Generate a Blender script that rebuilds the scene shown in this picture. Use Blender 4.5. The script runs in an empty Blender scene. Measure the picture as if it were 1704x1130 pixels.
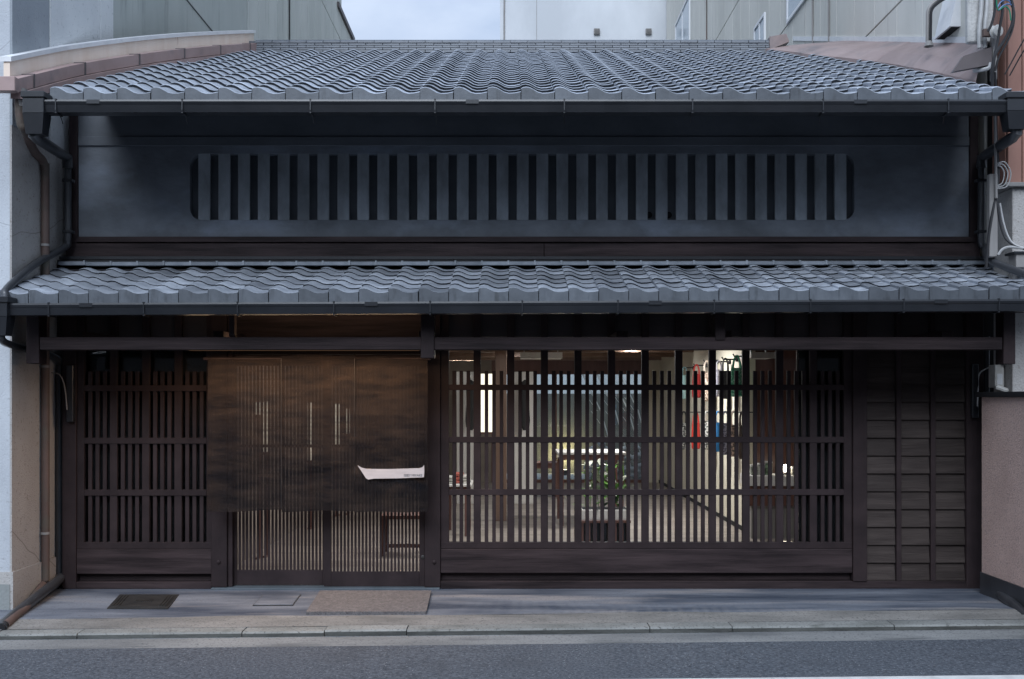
import bpy, math, random
from mathutils import Vector, Matrix
R = math.radians
rng = random.Random(7)
scene = bpy.context.scene
col = scene.collection

# ------------------------------------------------------------------ camera, sky, sun, exposure
F = 1690.0; CX = 852.0; HY = 662.0; H = 1.69          # focal length and horizon of a 1704 px wide picture
cam_d = bpy.data.cameras.new('camera'); cam = bpy.data.objects.new('camera', cam_d); col.objects.link(cam)
cam.location = (0, 0, H); cam.rotation_euler = (R(90), 0, 0)
cam_d.sensor_fit = 'HORIZONTAL'; cam_d.sensor_width = 36; cam_d.lens = 36 * F / 1704
cam_d.shift_y = (HY - 565) / 1704
cam_d.clip_start = 0.05; cam_d.clip_end = 500
scene.camera = cam

SUN_EL, SUN_AZ = 42, 190          # azimuth: where the sun stands, clockwise from +Y
w = bpy.data.worlds.new('World'); scene.world = w; w.use_nodes = True
nt = w.node_tree; nt.nodes.clear()
def wn(t, **k):
    n = nt.nodes.new(t)
    for a, b in k.items(): setattr(n, a, b)
    return n
sky = wn('ShaderNodeTexSky', sky_type='NISHITA', sun_disc=False, sun_elevation=R(SUN_EL), sun_rotation=R(SUN_AZ))
sky.air_density = 1.0; sky.dust_density = 1.0; sky.ozone_density = 1.5
tc = wn('ShaderNodeTexCoord'); mp = wn('ShaderNodeMapping'); mp.inputs['Scale'].default_value = (1, 1, 2.2)
mp.inputs['Location'].default_value = (3.1, 0.4, 0.2)
nz = wn('ShaderNodeTexNoise'); nz.inputs['Scale'].default_value = 3.2; nz.inputs['Detail'].default_value = 6; nz.inputs['Roughness'].default_value = 0.55
rp = wn('ShaderNodeValToRGB'); rp.color_ramp.elements[0].position = .30; rp.color_ramp.elements[1].position = .62
rp.color_ramp.elements[0].color = (.40, .40, .40, 1); rp.color_ramp.elements[1].color = (1, 1, 1, 1)
cl = wn('ShaderNodeRGB'); cl.outputs[0].default_value = (6.7, 7.05, 7.8, 1)
mx = wn('ShaderNodeMix', data_type='RGBA')
bg = wn('ShaderNodeBackground'); bg.inputs['Strength'].default_value = 0.055
out = wn('ShaderNodeOutputWorld')
L = nt.links.new
L(tc.outputs['Generated'], mp.inputs['Vector']); L(mp.outputs['Vector'], nz.inputs['Vector']); L(nz.outputs['Fac'], rp.inputs['Fac'])
L(rp.outputs['Color'], mx.inputs['Factor']); L(sky.outputs['Color'], mx.inputs['A']); L(cl.outputs[0], mx.inputs['B'])
sp = wn('ShaderNodeSeparateXYZ'); L(tc.outputs['Generated'], sp.inputs[0])      # overcast: brighter towards the zenith
gr = wn('ShaderNodeMapRange'); gr.inputs['To Min'].default_value = .60; gr.inputs['To Max'].default_value = 1.8; L(sp.outputs['Z'], gr.inputs['Value'])
vm = wn('ShaderNodeVectorMath', operation='SCALE'); L(mx.outputs['Result'], vm.inputs[0]); L(gr.outputs[0], vm.inputs['Scale'])
L(vm.outputs[0], bg.inputs['Color']); L(bg.outputs[0], out.inputs['Surface'])

sl = bpy.data.lights.new('sun', 'SUN'); sl.energy = 1.5; sl.angle = R(40); sl.color = (1.0, .99, .98)
so = bpy.data.objects.new('sun', sl); col.objects.link(so)
sd = Vector((math.sin(R(SUN_AZ)) * math.cos(R(SUN_EL)), math.cos(R(SUN_AZ)) * math.cos(R(SUN_EL)), math.sin(R(SUN_EL))))
so.rotation_euler = sd.to_track_quat('Z', 'Y').to_euler()

vs = scene.view_settings
vs.view_transform = 'Standard'; vs.look = 'None'; vs.exposure = 1.02; vs.gamma = 1.0; vs.use_curve_mapping = False
vs.use_white_balance = True; vs.white_balance_temperature = 5700; vs.white_balance_tint = 8
scene.cycles.max_bounces = 8; scene.cycles.transparent_max_bounces = 12
scene.cycles.sample_clamp_indirect = 6

# ------------------------------------------------------------------ helpers
WLOC = {}
def fx(px, Y): return (px - CX) / F * Y
def fz(py, Y): return H + (HY - py) / F * Y
def tag(o, label=None, cat=None, group=None, kind=None):
    if label: o['label'] = label
    if cat: o['category'] = cat
    if group: o['group'] = group
    if kind: o['kind'] = kind
    return o
def put(o, loc, parent=None):
    loc = Vector(loc); WLOC[o.name] = loc
    o.location = loc
    if parent is not None:
        o.parent = parent; o.matrix_parent_inverse = Matrix.Translation(-WLOC[parent.name])
    return o
def empty(name, loc, label, cat, group=None):
    o = bpy.data.objects.new(name, None); col.objects.link(o); o.empty_display_size = .2
    put(o, loc); return tag(o, label, cat, group)

class MB:
    def __init__(s): s.v = []; s.f = []; s.smooth = False; s.sharp = 40
    def add(s, vs_, fs):
        n = len(s.v); s.v += [tuple(p) for p in vs_]; s.f += [tuple(i + n for i in f) for f in fs]; return s
    def box(s, x0, x1, y0, y1, z0, z1):
        return s.add([(x0,y0,z0),(x1,y0,z0),(x1,y1,z0),(x0,y1,z0),(x0,y0,z1),(x1,y0,z1),(x1,y1,z1),(x0,y1,z1)],
            [(3,2,1,0),(4,5,6,7),(0,1,5,4),(1,2,6,5),(2,3,7,6),(3,0,4,7)])
    def bbox(s, x0, x1, y0, y1, z0, z1, b=.004):
        # box with chamfered edges along its longest axis and at its front
        vs_ = []; a = (x0, x1), (y0, y1), (z0, z1)
        def c(i, j, k):
            sx, sy, sz = (1, -1)[i], (1, -1)[j], (1, -1)[k]; p = Vector((a[0][i], a[1][j], a[2][k]))
            return [p + Vector((0, sy*b, sz*b)), p + Vector((sx*b, 0, sz*b)), p + Vector((sx*b, sy*b, 0))]
        idx = {}
        for i in (0,1):
            for j in (0,1):
                for k in (0,1):
                    idx[i,j,k] = len(vs_); vs_ += c(i,j,k)
        f = []
        def q(t, pts): f.append(tuple(idx[p] + t for p in pts))
        for i in (0,1):
            o = [(i,0,0),(i,1,0),(i,1,1),(i,0,1)]; q(0, o if i else o[::-1])
            o = [(0,i,0),(0,i,1),(1,i,1),(1,i,0)]; q(1, o if i else o[::-1])
            o = [(0,0,i),(1,0,i),(1,1,i),(0,1,i)]; q(2, o if i else o[::-1])
        for j in (0,1):
            for k in (0,1):
                A, B = idx[0,j,k], idx[1,j,k]; e = (A+1, B+1, B+2, A+2); f.append(e if (j ^ k) else e[::-1])
        for i in (0,1):
            for k in (0,1):
                A, B = idx[i,0,k], idx[i,1,k]; e = (A+0, B+0, B+2, A+2); f.append(e[::-1] if (i ^ k) else e)
        for i in (0,1):
            for j in (0,1):
                A, B = idx[i,j,0], idx[i,j,1]; e = (A+0, B+0, B+1, A+1); f.append(e if (i ^ j) else e[::-1])
        for i in (0,1):
            for j in (0,1):
                for k in (0,1):
                    A = idx[i,j,k]; e = (A, A+1, A+2); f.append(e if (i+j+k) % 2 else e[::-1])
        return s.add(vs_, f)
    def prism(s, poly, a0, a1, axis='Y'):
        # poly of (u, z); extruded along axis. 'Y': u = x ; 'X': u = y ; 'Z': (x, y) extruded in z
        n = len(poly)
        def m(u, z, a): return (u, a, z) if axis == 'Y' else ((a, u, z) if axis == 'X' else (u, z, a))
        vs_ = [m(u, z, a0) for u, z in poly] + [m(u, z, a1) for u, z in poly]
        fs = [tuple(range(n)), tuple(range(2*n-1, n-1, -1))]
        for i in range(n):
            j = (i+1) % n; fs.append((i, i+n, j+n, j))
        return s.add(vs_, fs)
    def tube(s, pts, r, n=8, cap=True):
        pts = [Vector(p) for p in pts]; rings = []
        rr = r if isinstance(r, (list, tuple)) else [r] * len(pts)
        up = None
        for i, p in enumerate(pts):
            t = (pts[min(i+1, len(pts)-1)] - pts[max(i-1, 0)]).normalized()
            if up is None:
                up = Vector((0,0,1)) if abs(t.z) < .9 else Vector((0,1,0))
            a = t.cross(up).normalized(); up = a.cross(t).normalized()
            rings.append([p + (a*math.cos(2*math.pi*k/n) + up*math.sin(2*math.pi*k/n)) * rr[i] for k in range(n)])
        vs_ = [v for ring in rings for v in ring]; fs = []
        for i in range(len(pts)-1):
            for k in range(n):
                k2 = (k+1) % n; fs.append((i*n+k, i*n+k2, (i+1)*n+k2, (i+1)*n+k))
        if cap: fs += [tuple(range(n-1, -1, -1)), tuple((len(pts)-1)*n + k for k in range(n))]
        s.smooth = True
        return s.add(vs_, fs)
    def lathe(s, c, prof, n=16):
        vs_ = []; fs = []
        for r, z in prof:
            for k in range(n): vs_.append((c[0]+r*math.cos(2*math.pi*k/n), c[1]+r*math.sin(2*math.pi*k/n), c[2]+z))
        for i in range(len(prof)-1):
            for k in range(n):
                k2 = (k+1) % n; fs.append((i*n+k, i*n+k2, (i+1)*n+k2, (i+1)*n+k))
        s.smooth = True
        return s.add(vs_, fs)
    def build(s, name, m, parent=None, origin=None, edge=None):
        if origin is None:
            xs, ys, zs = zip(*s.v); origin = Vector(((min(xs)+max(xs))/2, (min(ys)+max(ys))/2, min(zs)))
        origin = Vector(origin)
        me = bpy.data.meshes.new(name); me.from_pydata([Vector(v)-origin for v in s.v], [], s.f); me.update()
        if s.smooth:
            me.polygons.foreach_set('use_smooth', [True]*len(me.polygons)); me.set_sharp_from_angle(angle=R(s.sharp))
        me.materials.append(m)
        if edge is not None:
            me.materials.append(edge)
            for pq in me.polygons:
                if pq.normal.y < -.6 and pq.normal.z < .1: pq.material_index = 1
        o = bpy.data.objects.new(name, me); col.objects.link(o)
        return put(o, origin, parent)
def dup(src, loc, parent=None, name=None):
    c = src.copy(); col.objects.link(c); c.parent = None; c.matrix_parent_inverse = Matrix()
    return put(c, loc, parent)
def catmull(pts, n=6):
    P = [Vector(p) for p in pts]; P = [P[0]*2-P[1]] + P + [P[-1]*2-P[-2]]; o = []
    for i in range(1, len(P)-2):
        for k in range(n):
            t = k/n; a, b, c, d = P[i-1:i+3]
            o.append(.5*((2*b)+(c-a)*t+(2*a-5*b+4*c-d)*t*t+(3*b-a-3*c+d)*t**3))
    o.append(P[-2]); return o

# ------------------------------------------------------------------ materials
def mat(name, c1, c2=None, scale=3.0, stretch=(1,1,1), rough=.6, bump=.0, bscale=40., bstretch=(1,1,1), spec=.4, rnd=.0,
        contrast=(.35,.65), detail=7, metal=0., c3=None, c3scale=1., c3range=(.55,.7), c3stretch=(1,1,1), crack=None, rough2=None, speck=None):
    m = bpy.data.materials.new(name); m.use_nodes = True; t = m.node_tree; N = t.nodes; Lk = t.links.new
    b = N['Principled BSDF']; b.inputs['Roughness'].default_value = rough; b.inputs['Specular IOR Level'].default_value = spec; b.inputs['Metallic'].default_value = metal
    geo = N.new('ShaderNodeNewGeometry')
    oi = N.new('ShaderNodeObjectInfo')
    def coords(st, use_rnd=True):
        v = N.new('ShaderNodeVectorMath'); v.operation = 'MULTIPLY'; v.inputs[1].default_value = st; Lk(geo.outputs['Position'], v.inputs[0])
        return v.outputs[0]
    def noise(sc, st, det=7, ro=.6):
        n = N.new('ShaderNodeTexNoise'); n.inputs['Scale'].default_value = sc; n.inputs['Detail'].default_value = det; n.inputs['Roughness'].default_value = ro
        Lk(coords(st), n.inputs['Vector']); return n.outputs['Fac']
    def ramp(f, a, b_):
        r = N.new('ShaderNodeMapRange'); r.inputs['From Min'].default_value = a; r.inputs['From Max'].default_value = b_; Lk(f, r.inputs['Value']); return r.outputs['Result']
    def mixc(f, A, B, mode='MIX'):
        x = N.new('ShaderNodeMix'); x.data_type = 'RGBA'; x.blend_type = mode
        if isinstance(f, float): x.inputs['Factor'].default_value = f
        else: Lk(f, x.inputs['Factor'])
        for k, vv in (('A', A), ('B', B)):
            if isinstance(vv, tuple): x.inputs[k].default_value = vv if len(vv) == 4 else (*vv, 1)
            else: Lk(vv, x.inputs[k])
        return x.outputs['Result']
    cc = c1
    if c2 is not None:
        nf = ramp(noise(scale, stretch, detail), *contrast); cc = mixc(nf, c1, c2)
        if rough2 is not None:
            r_ = N.new('ShaderNodeMapRange'); r_.inputs['To Min'].default_value = rough; r_.inputs['To Max'].default_value = rough2; Lk(nf, r_.inputs['Value']); Lk(r_.outputs[0], b.inputs['Roughness'])
    if c3 is not None:
        cc = mixc(ramp(noise(c3scale, c3stretch, 5), *c3range), cc, c3)
    if speck is not None:      # (scale, colour, threshold range)
        cc = mixc(ramp(noise(speck[0], (1,1,1), 2, .5), *speck[2]), cc, speck[1])
    if crack is not None:      # (scale, width, strength colour)
        vo = N.new('ShaderNodeTexVoronoi'); vo.feature = 'DISTANCE_TO_EDGE'; vo.inputs['Scale'].default_value = crack[0]
        wv = N.new('ShaderNodeTexNoise'); wv.inputs['Scale'].default_value = crack[0]*2.5; Lk(geo.outputs['Position'], wv.inputs['Vector'])
        ad = N.new('ShaderNodeMix'); ad.data_type = 'VECTOR'; ad.inputs['Factor'].default_value = crack[3] if len(crack) > 3 else .25
        Lk(geo.outputs['Position'], ad.inputs['A']); Lk(wv.outputs['Color'], ad.inputs['B']); Lk(ad.outputs['Result'], vo.inputs['Vector'])
        cc = mixc(ramp(vo.outputs['Distance'], crack[1], 0.0), cc, crack[2])
    if rnd:
        mr = N.new('ShaderNodeMapRange'); mr.inputs['To Min'].default_value = 1-rnd; mr.inputs['To Max'].default_value = 1+rnd; Lk(oi.outputs['Random'], mr.inputs['Value'])
        vm = N.new('ShaderNodeVectorMath'); vm.operation = 'SCALE'
        if isinstance(cc, tuple): vm.inputs[0].default_value = cc[:3]
        else: Lk(cc, vm.inputs[0])
        Lk(mr.outputs[0], vm.inputs['Scale']); cc = vm.outputs[0]
    if isinstance(cc, tuple): b.inputs['Base Color'].default_value = (*cc[:3], 1)
    else: Lk(cc, b.inputs['Base Color'])
    if bump:
        bn = N.new('ShaderNodeBump'); bn.inputs['Strength'].default_value = bump; bn.inputs['Distance'].default_value = .01
        Lk(noise(bscale, bstretch, 5), bn.inputs['Height']); Lk(bn.outputs[0], b.inputs['Normal'])
    return m
def emis(name, c, s):
    m = bpy.data.materials.new(name); m.use_nodes = True; t = m.node_tree; t.nodes.clear()
    e = t.nodes.new('ShaderNodeEmission'); e.inputs[0].default_value = (*c, 1); e.inputs[1].default_value = s
    o = t.nodes.new('ShaderNodeOutputMaterial'); t.links.new(e.outputs[0], o.inputs[0]); return m
def glass(name, tint=(.95,.97,.97)):
    m = bpy.data.materials.new(name); m.use_nodes = True; t = m.node_tree; t.nodes.clear(); N = t.nodes
    fr = N.new('ShaderNodeFresnel'); fr.inputs[0].default_value = 1.45
    tr = N.new('ShaderNodeBsdfTransparent'); tr.inputs[0].default_value = (*tint, 1)
    gl = N.new('ShaderNodeBsdfGlossy'); gl.inputs['Roughness'].default_value = .02
    mi = N.new('ShaderNodeMixShader'); o = N.new('ShaderNodeOutputMaterial')
    t.links.new(fr.outputs[0], mi.inputs[0]); t.links.new(tr.outputs[0], mi.inputs[1]); t.links.new(gl.outputs[0], mi.inputs[2]); t.links.new(mi.outputs[0], o.inputs[0]); return m

M = {}
M['wood'] = mat('dark_stained_wood', (.0215,.0155,.0165), (.034,.0245,.0255), 4, (1,1,1), .6, .25, 60, (1,1,.12), .14, rnd=.10)
M['wood_h'] = mat('dark_stained_wood_lengthwise', (.015,.0108,.0115), (.045,.0325,.0335), 9, (.12,1,1.6), .6, .3, 40, (.1,1,2.2), .14, rnd=.10)
M['board'] = mat('dark_grained_board', (.030,.0235,.0215), (.050,.040,.036), 11, (.16,1,1.3), .6, .5, 26, (.12,1,2.2), .14, rnd=.14, contrast=(.38,.66), detail=4)
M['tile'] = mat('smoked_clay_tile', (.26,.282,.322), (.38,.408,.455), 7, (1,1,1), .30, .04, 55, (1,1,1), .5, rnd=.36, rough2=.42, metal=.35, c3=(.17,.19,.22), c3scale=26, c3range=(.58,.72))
M['tile_edge'] = mat('shaded_unsmoked_tile_edge', (.020,.022,.026), (.036,.039,.045), 12, rough=.6, spec=.2, rnd=.2)  # row fronts: unsmoked clay, darkened further in colour for the shade there
M['eave'] = mat('shaded_clay_eave_tile', (.060,.068,.080), (.095,.106,.122), 8, (1,1,.6), .45, .1, 40, (1,1,1), .5, rnd=.2, c3=(.04,.045,.052), c3scale=9, c3range=(.55,.7), c3stretch=(1.6,1,.3))  # apron fronts coloured for the light they catch, between tops and row edges
M['head'] = mat('sheen_pale_head_tile', (.16,.18,.205), (.24,.26,.29), 9, (1,1,1), .4, .1, 40, (1,1,1), .6, rnd=.25)  # head tiles lightened in colour for the sheen they reflect
M['ridge'] = mat('ridge_tile_clay', (.085,.096,.115), (.12,.132,.152), 9, (1,1,1), .5, .1, 60, (1,1,1), .5, rnd=.14, c3=(.06,.065,.07), c3scale=18, c3range=(.6,.72))
M['plaster'] = mat('dark_trowelled_plaster', (.088,.096,.107), (.168,.184,.210), 2.6, (.8,1,1.1), .72, .35, 26, (.5,1,1), .3, contrast=(.3,.7), c3=(.205,.235,.285), c3scale=1.7, c3range=(.54,.78), c3stretch=(.8,1,1.3))
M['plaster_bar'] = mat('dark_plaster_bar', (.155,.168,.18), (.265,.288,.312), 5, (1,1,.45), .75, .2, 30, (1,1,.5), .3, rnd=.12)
M['plaster_shade'] = mat('shaded_plaster_band', (.074,.082,.093), (.108,.118,.134), 2.5, (.6,1,1), .75, .2, 20)  # plaster darkened in colour for the shade under the eave and in the recess
M['metal'] = mat('dark_gutter_metal', (.015,.0165,.0195), (.022,.0235,.0275), 3, (1,1,1), .3, .03, 30, (1,1,1), .5, rnd=.05)
M['pipe'] = mat('dark_pvc_pipe', (.030,.032,.036), (.045,.047,.052), 5, (1,1,1), .32, .04, 40, (1,1,1), .5)
M['rust_pipe'] = mat('rusty_brown_pipe', (.085,.060,.052), (.125,.088,.075), 5, (1,1,.6), .6, .15, 40, (1,1,1), .3, c3=(.09,.085,.07), c3scale=3, c3range=(.5,.66))
M['steel'] = mat('galvanised_steel', (.38,.39,.40), (.5,.5,.5), 20, (1,1,1), .4, 0, 40, (1,1,1), .5, metal=.6)
M['flash_brown'] = mat('brown_sheet_metal', (.30,.212,.195), (.36,.262,.245), 2.2, (1,1,1), .5, .06, 12, (1,1,1), .4, rnd=.05, c3=(.19,.16,.165), c3scale=2.5, c3range=(.55,.75))
M['flash_dark'] = mat('dark_brown_sheet_metal', (.075,.063,.063), (.095,.08,.08), 3, (1,1,1), .5, .05, 12)
M['cream'] = mat('rust_streaked_cream_metal', (.72,.60,.49), (.80,.70,.60), 6, (1,1,.25), .55, .05, 20, (1,1,1), .4, c3=(.34,.19,.11), c3scale=5, c3range=(.64,.76), c3stretch=(1,1,.3))
M['white_metal'] = mat('white_painted_metal', (.60,.61,.62), (.70,.70,.70), 6, (1,1,1), .45, .05, 20)
M['conc_front'] = mat('cracked_painted_concrete', (.40,.42,.45), (.52,.545,.575), 1.2, (1,1,1), .85, .5, 70, (1,1,1), .2, c3=(.33,.34,.36), c3scale=30, c3range=(.60,.72), crack=(.55,.0022,(.30,.31,.33),.22))
M['conc_grey'] = mat('blue_grey_concrete', (.27,.295,.32), (.345,.37,.395), 1.5, (1,1,.5), .85, .45, 70, (1,1,1), .2, c3=(.19,.2,.21), c3scale=26, c3range=(.6,.74))
M['stucco_white'] = mat('pale_rough_stucco', (.58,.60,.61), (.68,.70,.70), 1.5, (1,1,.5), .9, .7, 60, (1,1,1), .15, c3=(.36,.38,.39), c3scale=22, c3range=(.6,.74))
M['pier'] = mat('rough_mortar_pier', (.34,.34,.33), (.46,.455,.44), 6, (1,1,.4), .9, .9, 45, (1,1,1), .15, c3=(.2,.2,.19), c3scale=9, c3range=(.58,.72), c3stretch=(2,2,.3))
M['flash_valley'] = mat('weathered_brown_sheet_metal', (.21,.158,.148), (.265,.205,.195), 2.2, (1,1,1), .5, .06, 12, (1,1,1), .4, rnd=.12, c3=(.13,.115,.118), c3scale=2.0, c3range=(.52,.72))
M['conc_green'] = mat('greenish_weathered_concrete', (.37,.40,.38), (.47,.495,.47), .9, (1,1,.35), .9, .3, 40, (1,1,1), .15, c3=(.21,.225,.215), c3scale=2.2, c3range=(.56,.78), c3stretch=(2,2,.25))
M['panel_grey'] = mat('grey_green_wall_panel', (.48,.50,.47), (.57,.585,.55), 1.2, (1,1,.3), .8, .2, 30, (1,1,1), .2, rnd=.03, c3=(.30,.31,.29), c3scale=3, c3range=(.6,.8), c3stretch=(2,2,.2))
M['panel_beige'] = mat('beige_wall_panel', (.54,.535,.49), (.62,.61,.56), 1.1, (1,1,.3), .8, .2, 30, (1,1,1), .2, rnd=.03, c3=(.33,.325,.30), c3scale=3, c3range=(.6,.82), c3stretch=(2,2,.2))
M['white_wall'] = mat('pale_blue_grey_render', (.46,.475,.495), (.56,.575,.595), .6, (1,1,.5), .85, .15, 25, (1,1,1), .2)
M['stucco_beige'] = mat('beige_stucco_stained', (.33,.318,.305), (.44,.425,.408), 1.1, (1,1,.5), .92, .8, 75, (1,1,1), .12, c3=(.24,.22,.20), c3scale=45, c3range=(.58,.7), crack=(.5,.0022,(.22,.205,.19),.22))
M['stucco_pink'] = mat('pinkish_rough_stucco', (.46,.345,.305), (.54,.41,.365), 2, (1,1,1), .92, .9, 85, (1,1,1), .12, c3=(.31,.26,.25), c3scale=60, c3range=(.52,.7))
M['plinth'] = mat('grey_cement_plinth', (.22,.235,.23), (.30,.31,.305), 3, (1,1,.4), .9, .5, 50)
M['brown_clad'] = mat('red_brown_cladding', (.20,.105,.08), (.27,.15,.115), 2.5, (1,1,.2), .55, .1, 30, (1,1,.2), .35, rnd=.08)
M['pave'] = mat('trowelled_cement_paving', (.040,.050,.072), (.155,.170,.198), 1.2, (.55,2.4,1), .68, .35, 30, (.6,1.5,1), .3, contrast=(.36,.62), c3=(.235,.225,.225), c3scale=1.3, c3range=(.54,.66), c3stretch=(.35,2.2,1), speck=(55,(.085,.09,.10),(.58,.72)))
M['pave_strip'] = mat('rough_tan_cement', (.125,.122,.115), (.21,.203,.19), 3, (.5,1.5,1), .9, .7, 45, (1,1,1), .2, speck=(50,(.105,.103,.097),(.56,.70)))
M['kerb'] = mat('weathered_kerb_concrete', (.15,.155,.147), (.23,.235,.225), 3.5, (.6,1,1), .9, .6, 55, (1,1,1), .2, rnd=.08, c3=(.10,.105,.095), c3scale=5, c3range=(.58,.76), speck=(55,(.105,.107,.10),(.56,.70)))
M['asphalt'] = mat('worn_asphalt', (.034,.040,.050), (.112,.124,.143), 48, (1,1,1), .82, .9, 90, (1,1,1), .3, c3=(.052,.058,.068), c3scale=1.4, c3range=(.56,.75), speck=(85,(.34,.35,.36),(.66,.74)))
M['paint'] = mat('worn_white_road_paint', (.62,.62,.60), (.48,.48,.47), 9, (1,1,1), .7, .4, 90, (1,1,1), .3, c3=(.2,.2,.2), c3scale=30, c3range=(.66,.74))
M['granite'] = mat('pink_grey_granite', (.095,.089,.090), (.155,.144,.143), 30, (1,1,1), .8, .6, 90, (1,1,1), .3, speck=(75,(.075,.066,.066),(.54,.66)))
M['step'] = mat('blue_grey_stone_step', (.060,.075,.086), (.085,.10,.115), 4, (1,1,1), .7, .3, 50)
M['iron'] = mat('cast_iron_cover', (.022,.022,.022), (.040,.039,.037), 9, (1,1,1), .5, .3, 60, (1,1,1), .5, metal=.3)
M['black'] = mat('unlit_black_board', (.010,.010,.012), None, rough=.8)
M['soffit'] = mat('dark_soffit_board', (.030,.025,.026), (.042,.034,.034), 6, (.2,1,1), .7, .2, 30)
M['soffit_warm'] = mat('brown_soffit_board', (.10,.062,.040), (.14,.088,.056), 6, (1,.2,1), .6, .2, 30)
M['ceiling'] = mat('brown_ceiling', (.10,.075,.06), (.14,.105,.085), 5, (.2,1,1), .6, .1, 30)
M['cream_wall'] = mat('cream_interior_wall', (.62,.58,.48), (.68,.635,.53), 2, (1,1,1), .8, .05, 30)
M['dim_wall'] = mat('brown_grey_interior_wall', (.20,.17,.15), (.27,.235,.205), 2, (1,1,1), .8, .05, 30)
M['white_int'] = mat('white_interior_panel', (.66,.64,.62), (.72,.70,.68), 2, (1,1,1), .7)
M['floor'] = mat('pale_floor_board', (.22,.188,.165), (.34,.295,.262), 7, (.15,1,1), .45, .1, 30, (.2,1,1), .4, rnd=.14)
M['post_wood'] = mat('brown_post_wood', (.17,.105,.075), (.23,.15,.11), 8, (1,1,.15), .5, .2, 30, (1,1,.15))
M['red_wood'] = mat('red_brown_table_wood', (.11,.05,.04), (.15,.075,.06), 8, (1,1,.15), .4)
M['leaf'] = mat('green_leaf', (.08,.19,.03), (.16,.32,.06), 12, rough=.5, rnd=.2)
M['leaf_pale'] = mat('pale_variegated_leaf', (.45,.47,.38), (.62,.63,.54), 14, rough=.5, rnd=.2)
M['pebble'] = mat('grey_garden_stone', (.22,.23,.25), (.55,.56,.58), 16, rough=.8, bump=.8, bscale=14)
M['garden_wall'] = mat('grey_garden_wall', (.055,.06,.062), (.085,.09,.092), 2, rough=.9)
M['cable'] = mat('black_cable', (.018,.018,.02), None, rough=.5)
M['cable_white'] = mat('grey_white_cable', (.40,.40,.395), (.32,.32,.315), 9, rough=.5)
M['cable_blue'] = mat('blue_cable', (.10,.16,.32), None, rough=.45)
M['cable_green'] = mat('green_cable', (.02,.16,.09), None, rough=.45)
M['porcelain'] = mat('white_porcelain', (.58,.57,.54), (.46,.45,.42), 14, rough=.35)
M['conduit'] = mat('grey_conduit', (.19,.182,.175), (.25,.24,.23), 6, (1,1,.3), rough=.55)
M['glass'] = glass('window_glass')
M['glass_dark'] = mat('dusk_window_glass', (.30,.36,.42), (.38,.44,.50), .8, rough=.12, spec=.6)
M['alu'] = mat('white_window_frame', (.66,.67,.68), None, rough=.4)

# ------------------------------------------------------------------ the ground
M['kerb_grime'] = mat('grimy_kerb_face', (.045,.046,.043), (.11,.112,.105), 4, (.5,1,2), .9, .6, 55, (1,1,1), .2)
EAVE_Y = 8.0; FAC = 9.0; UPW = 9.15
GS = .0105
def pave_z(x, y): return max(0., (FAC - y) / 1.25) * (.003 + .0115 * x)
def road_z(x): return -.066 + GS * x
g = MB()
g.add([(-150,-150,-1.2),(150,-150,-1.2),(150,200,-1.2),(-150,200,-1.2)], [(0,1,2,3)])
tag(g.build('ground', M['asphalt']), kind='structure')
g = MB(); g.add([(-24,-12,road_z(-24)),(24,-12,road_z(24)),(24,7.235,road_z(24)),(-24,7.235,road_z(-24))], [(0,1,2,3)])
tag(g.build('road', M['asphalt']), kind='structure')
g = MB(); g.add([(-24,7.235,road_z(-24)-.002),(24,7.235,road_z(24)-.002),(24,7.52,road_z(24)+.004),(-24,7.52,road_z(-24)+.004),
                 (-24,7.235,road_z(-24)-.1),(24,7.235,road_z(24)-.1)], [(0,1,2,3),(4,5,1,0)])
M['gutter_conc'] = mat('stained_gutter_concrete', (.15,.155,.155), (.22,.225,.222), 2.2, (.5,1.5,1), .85, .5, 60, (1,1,1), .25, c3=(.09,.094,.098), c3scale=3, c3range=(.52,.72), c3stretch=(.4,1.5,1), speck=(60,(.10,.103,.105),(.55,.70)))
tag(g.build('road_gutter', M['gutter_conc']), kind='structure')
g = MB(); g.add([(-24,6.14,road_z(-24)+.004),(24,6.14,road_z(24)+.004),(24,6.30,road_z(24)+.004),(-24,6.30,road_z(-24)+.004)], [(0,1,2,3)])
tag(g.build('road_line', M['paint']), kind='structure')
# pavement: gridded so that it can dip to the kerb
g = MB(); nx, ny = 60, 10
for j in range(ny+1):
    for i in range(nx+1):
        x = -12 + 24*i/nx; y = 7.90 + (9.6-7.90)*j/ny
        g.v.append((x, y, pave_z(max(-5,min(5,x)), y) + .004*math.sin(x*1.9+y*5)*(y<8.9)))
for j in range(ny):
    for i in range(nx):
        a = j*(nx+1)+i; g.f.append((a,a+1,a+nx+2,a+nx+1))
g.smooth = True
pav = tag(g.build('pavement', M['pave']), kind='structure')
g = MB(); n = 160
for i in range(n+1):
    x = -12 + 24*i/n; c = max(-5,min(5,x)); wob = .018*math.sin(x*2.3)+.012*math.sin(x*5.7+1)
    g.v += [(x, 7.665, road_z(c)+.047), (x, 7.80, pave_z(c,7.8)-.006), (x, 7.925+wob, pave_z(c,7.92)+.003), (x, 7.945+wob, pave_z(c,7.94)-.02)]
for i in range(n):
    for k in range(3): a = i*4+k; g.f.append((a, a+4, a+5, a+1))
g.smooth = True
tag(g.build('pavement_edge', M['pave_strip'], None), kind='structure')
kerb = MB(); kerb.box(-12, 12, 7.53, 7.64, -.5, road_z(-5)-.02)
kerb = tag(kerb.build('kerb', M['kerb']), kind='structure')
x = -5.04; widths = [.6]
joints = [-5.04]
while joints[-1] < 5.2: joints.append(joints[-1] + rng.choice((.61,.62,1.2,1.22,1.8)))
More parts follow.
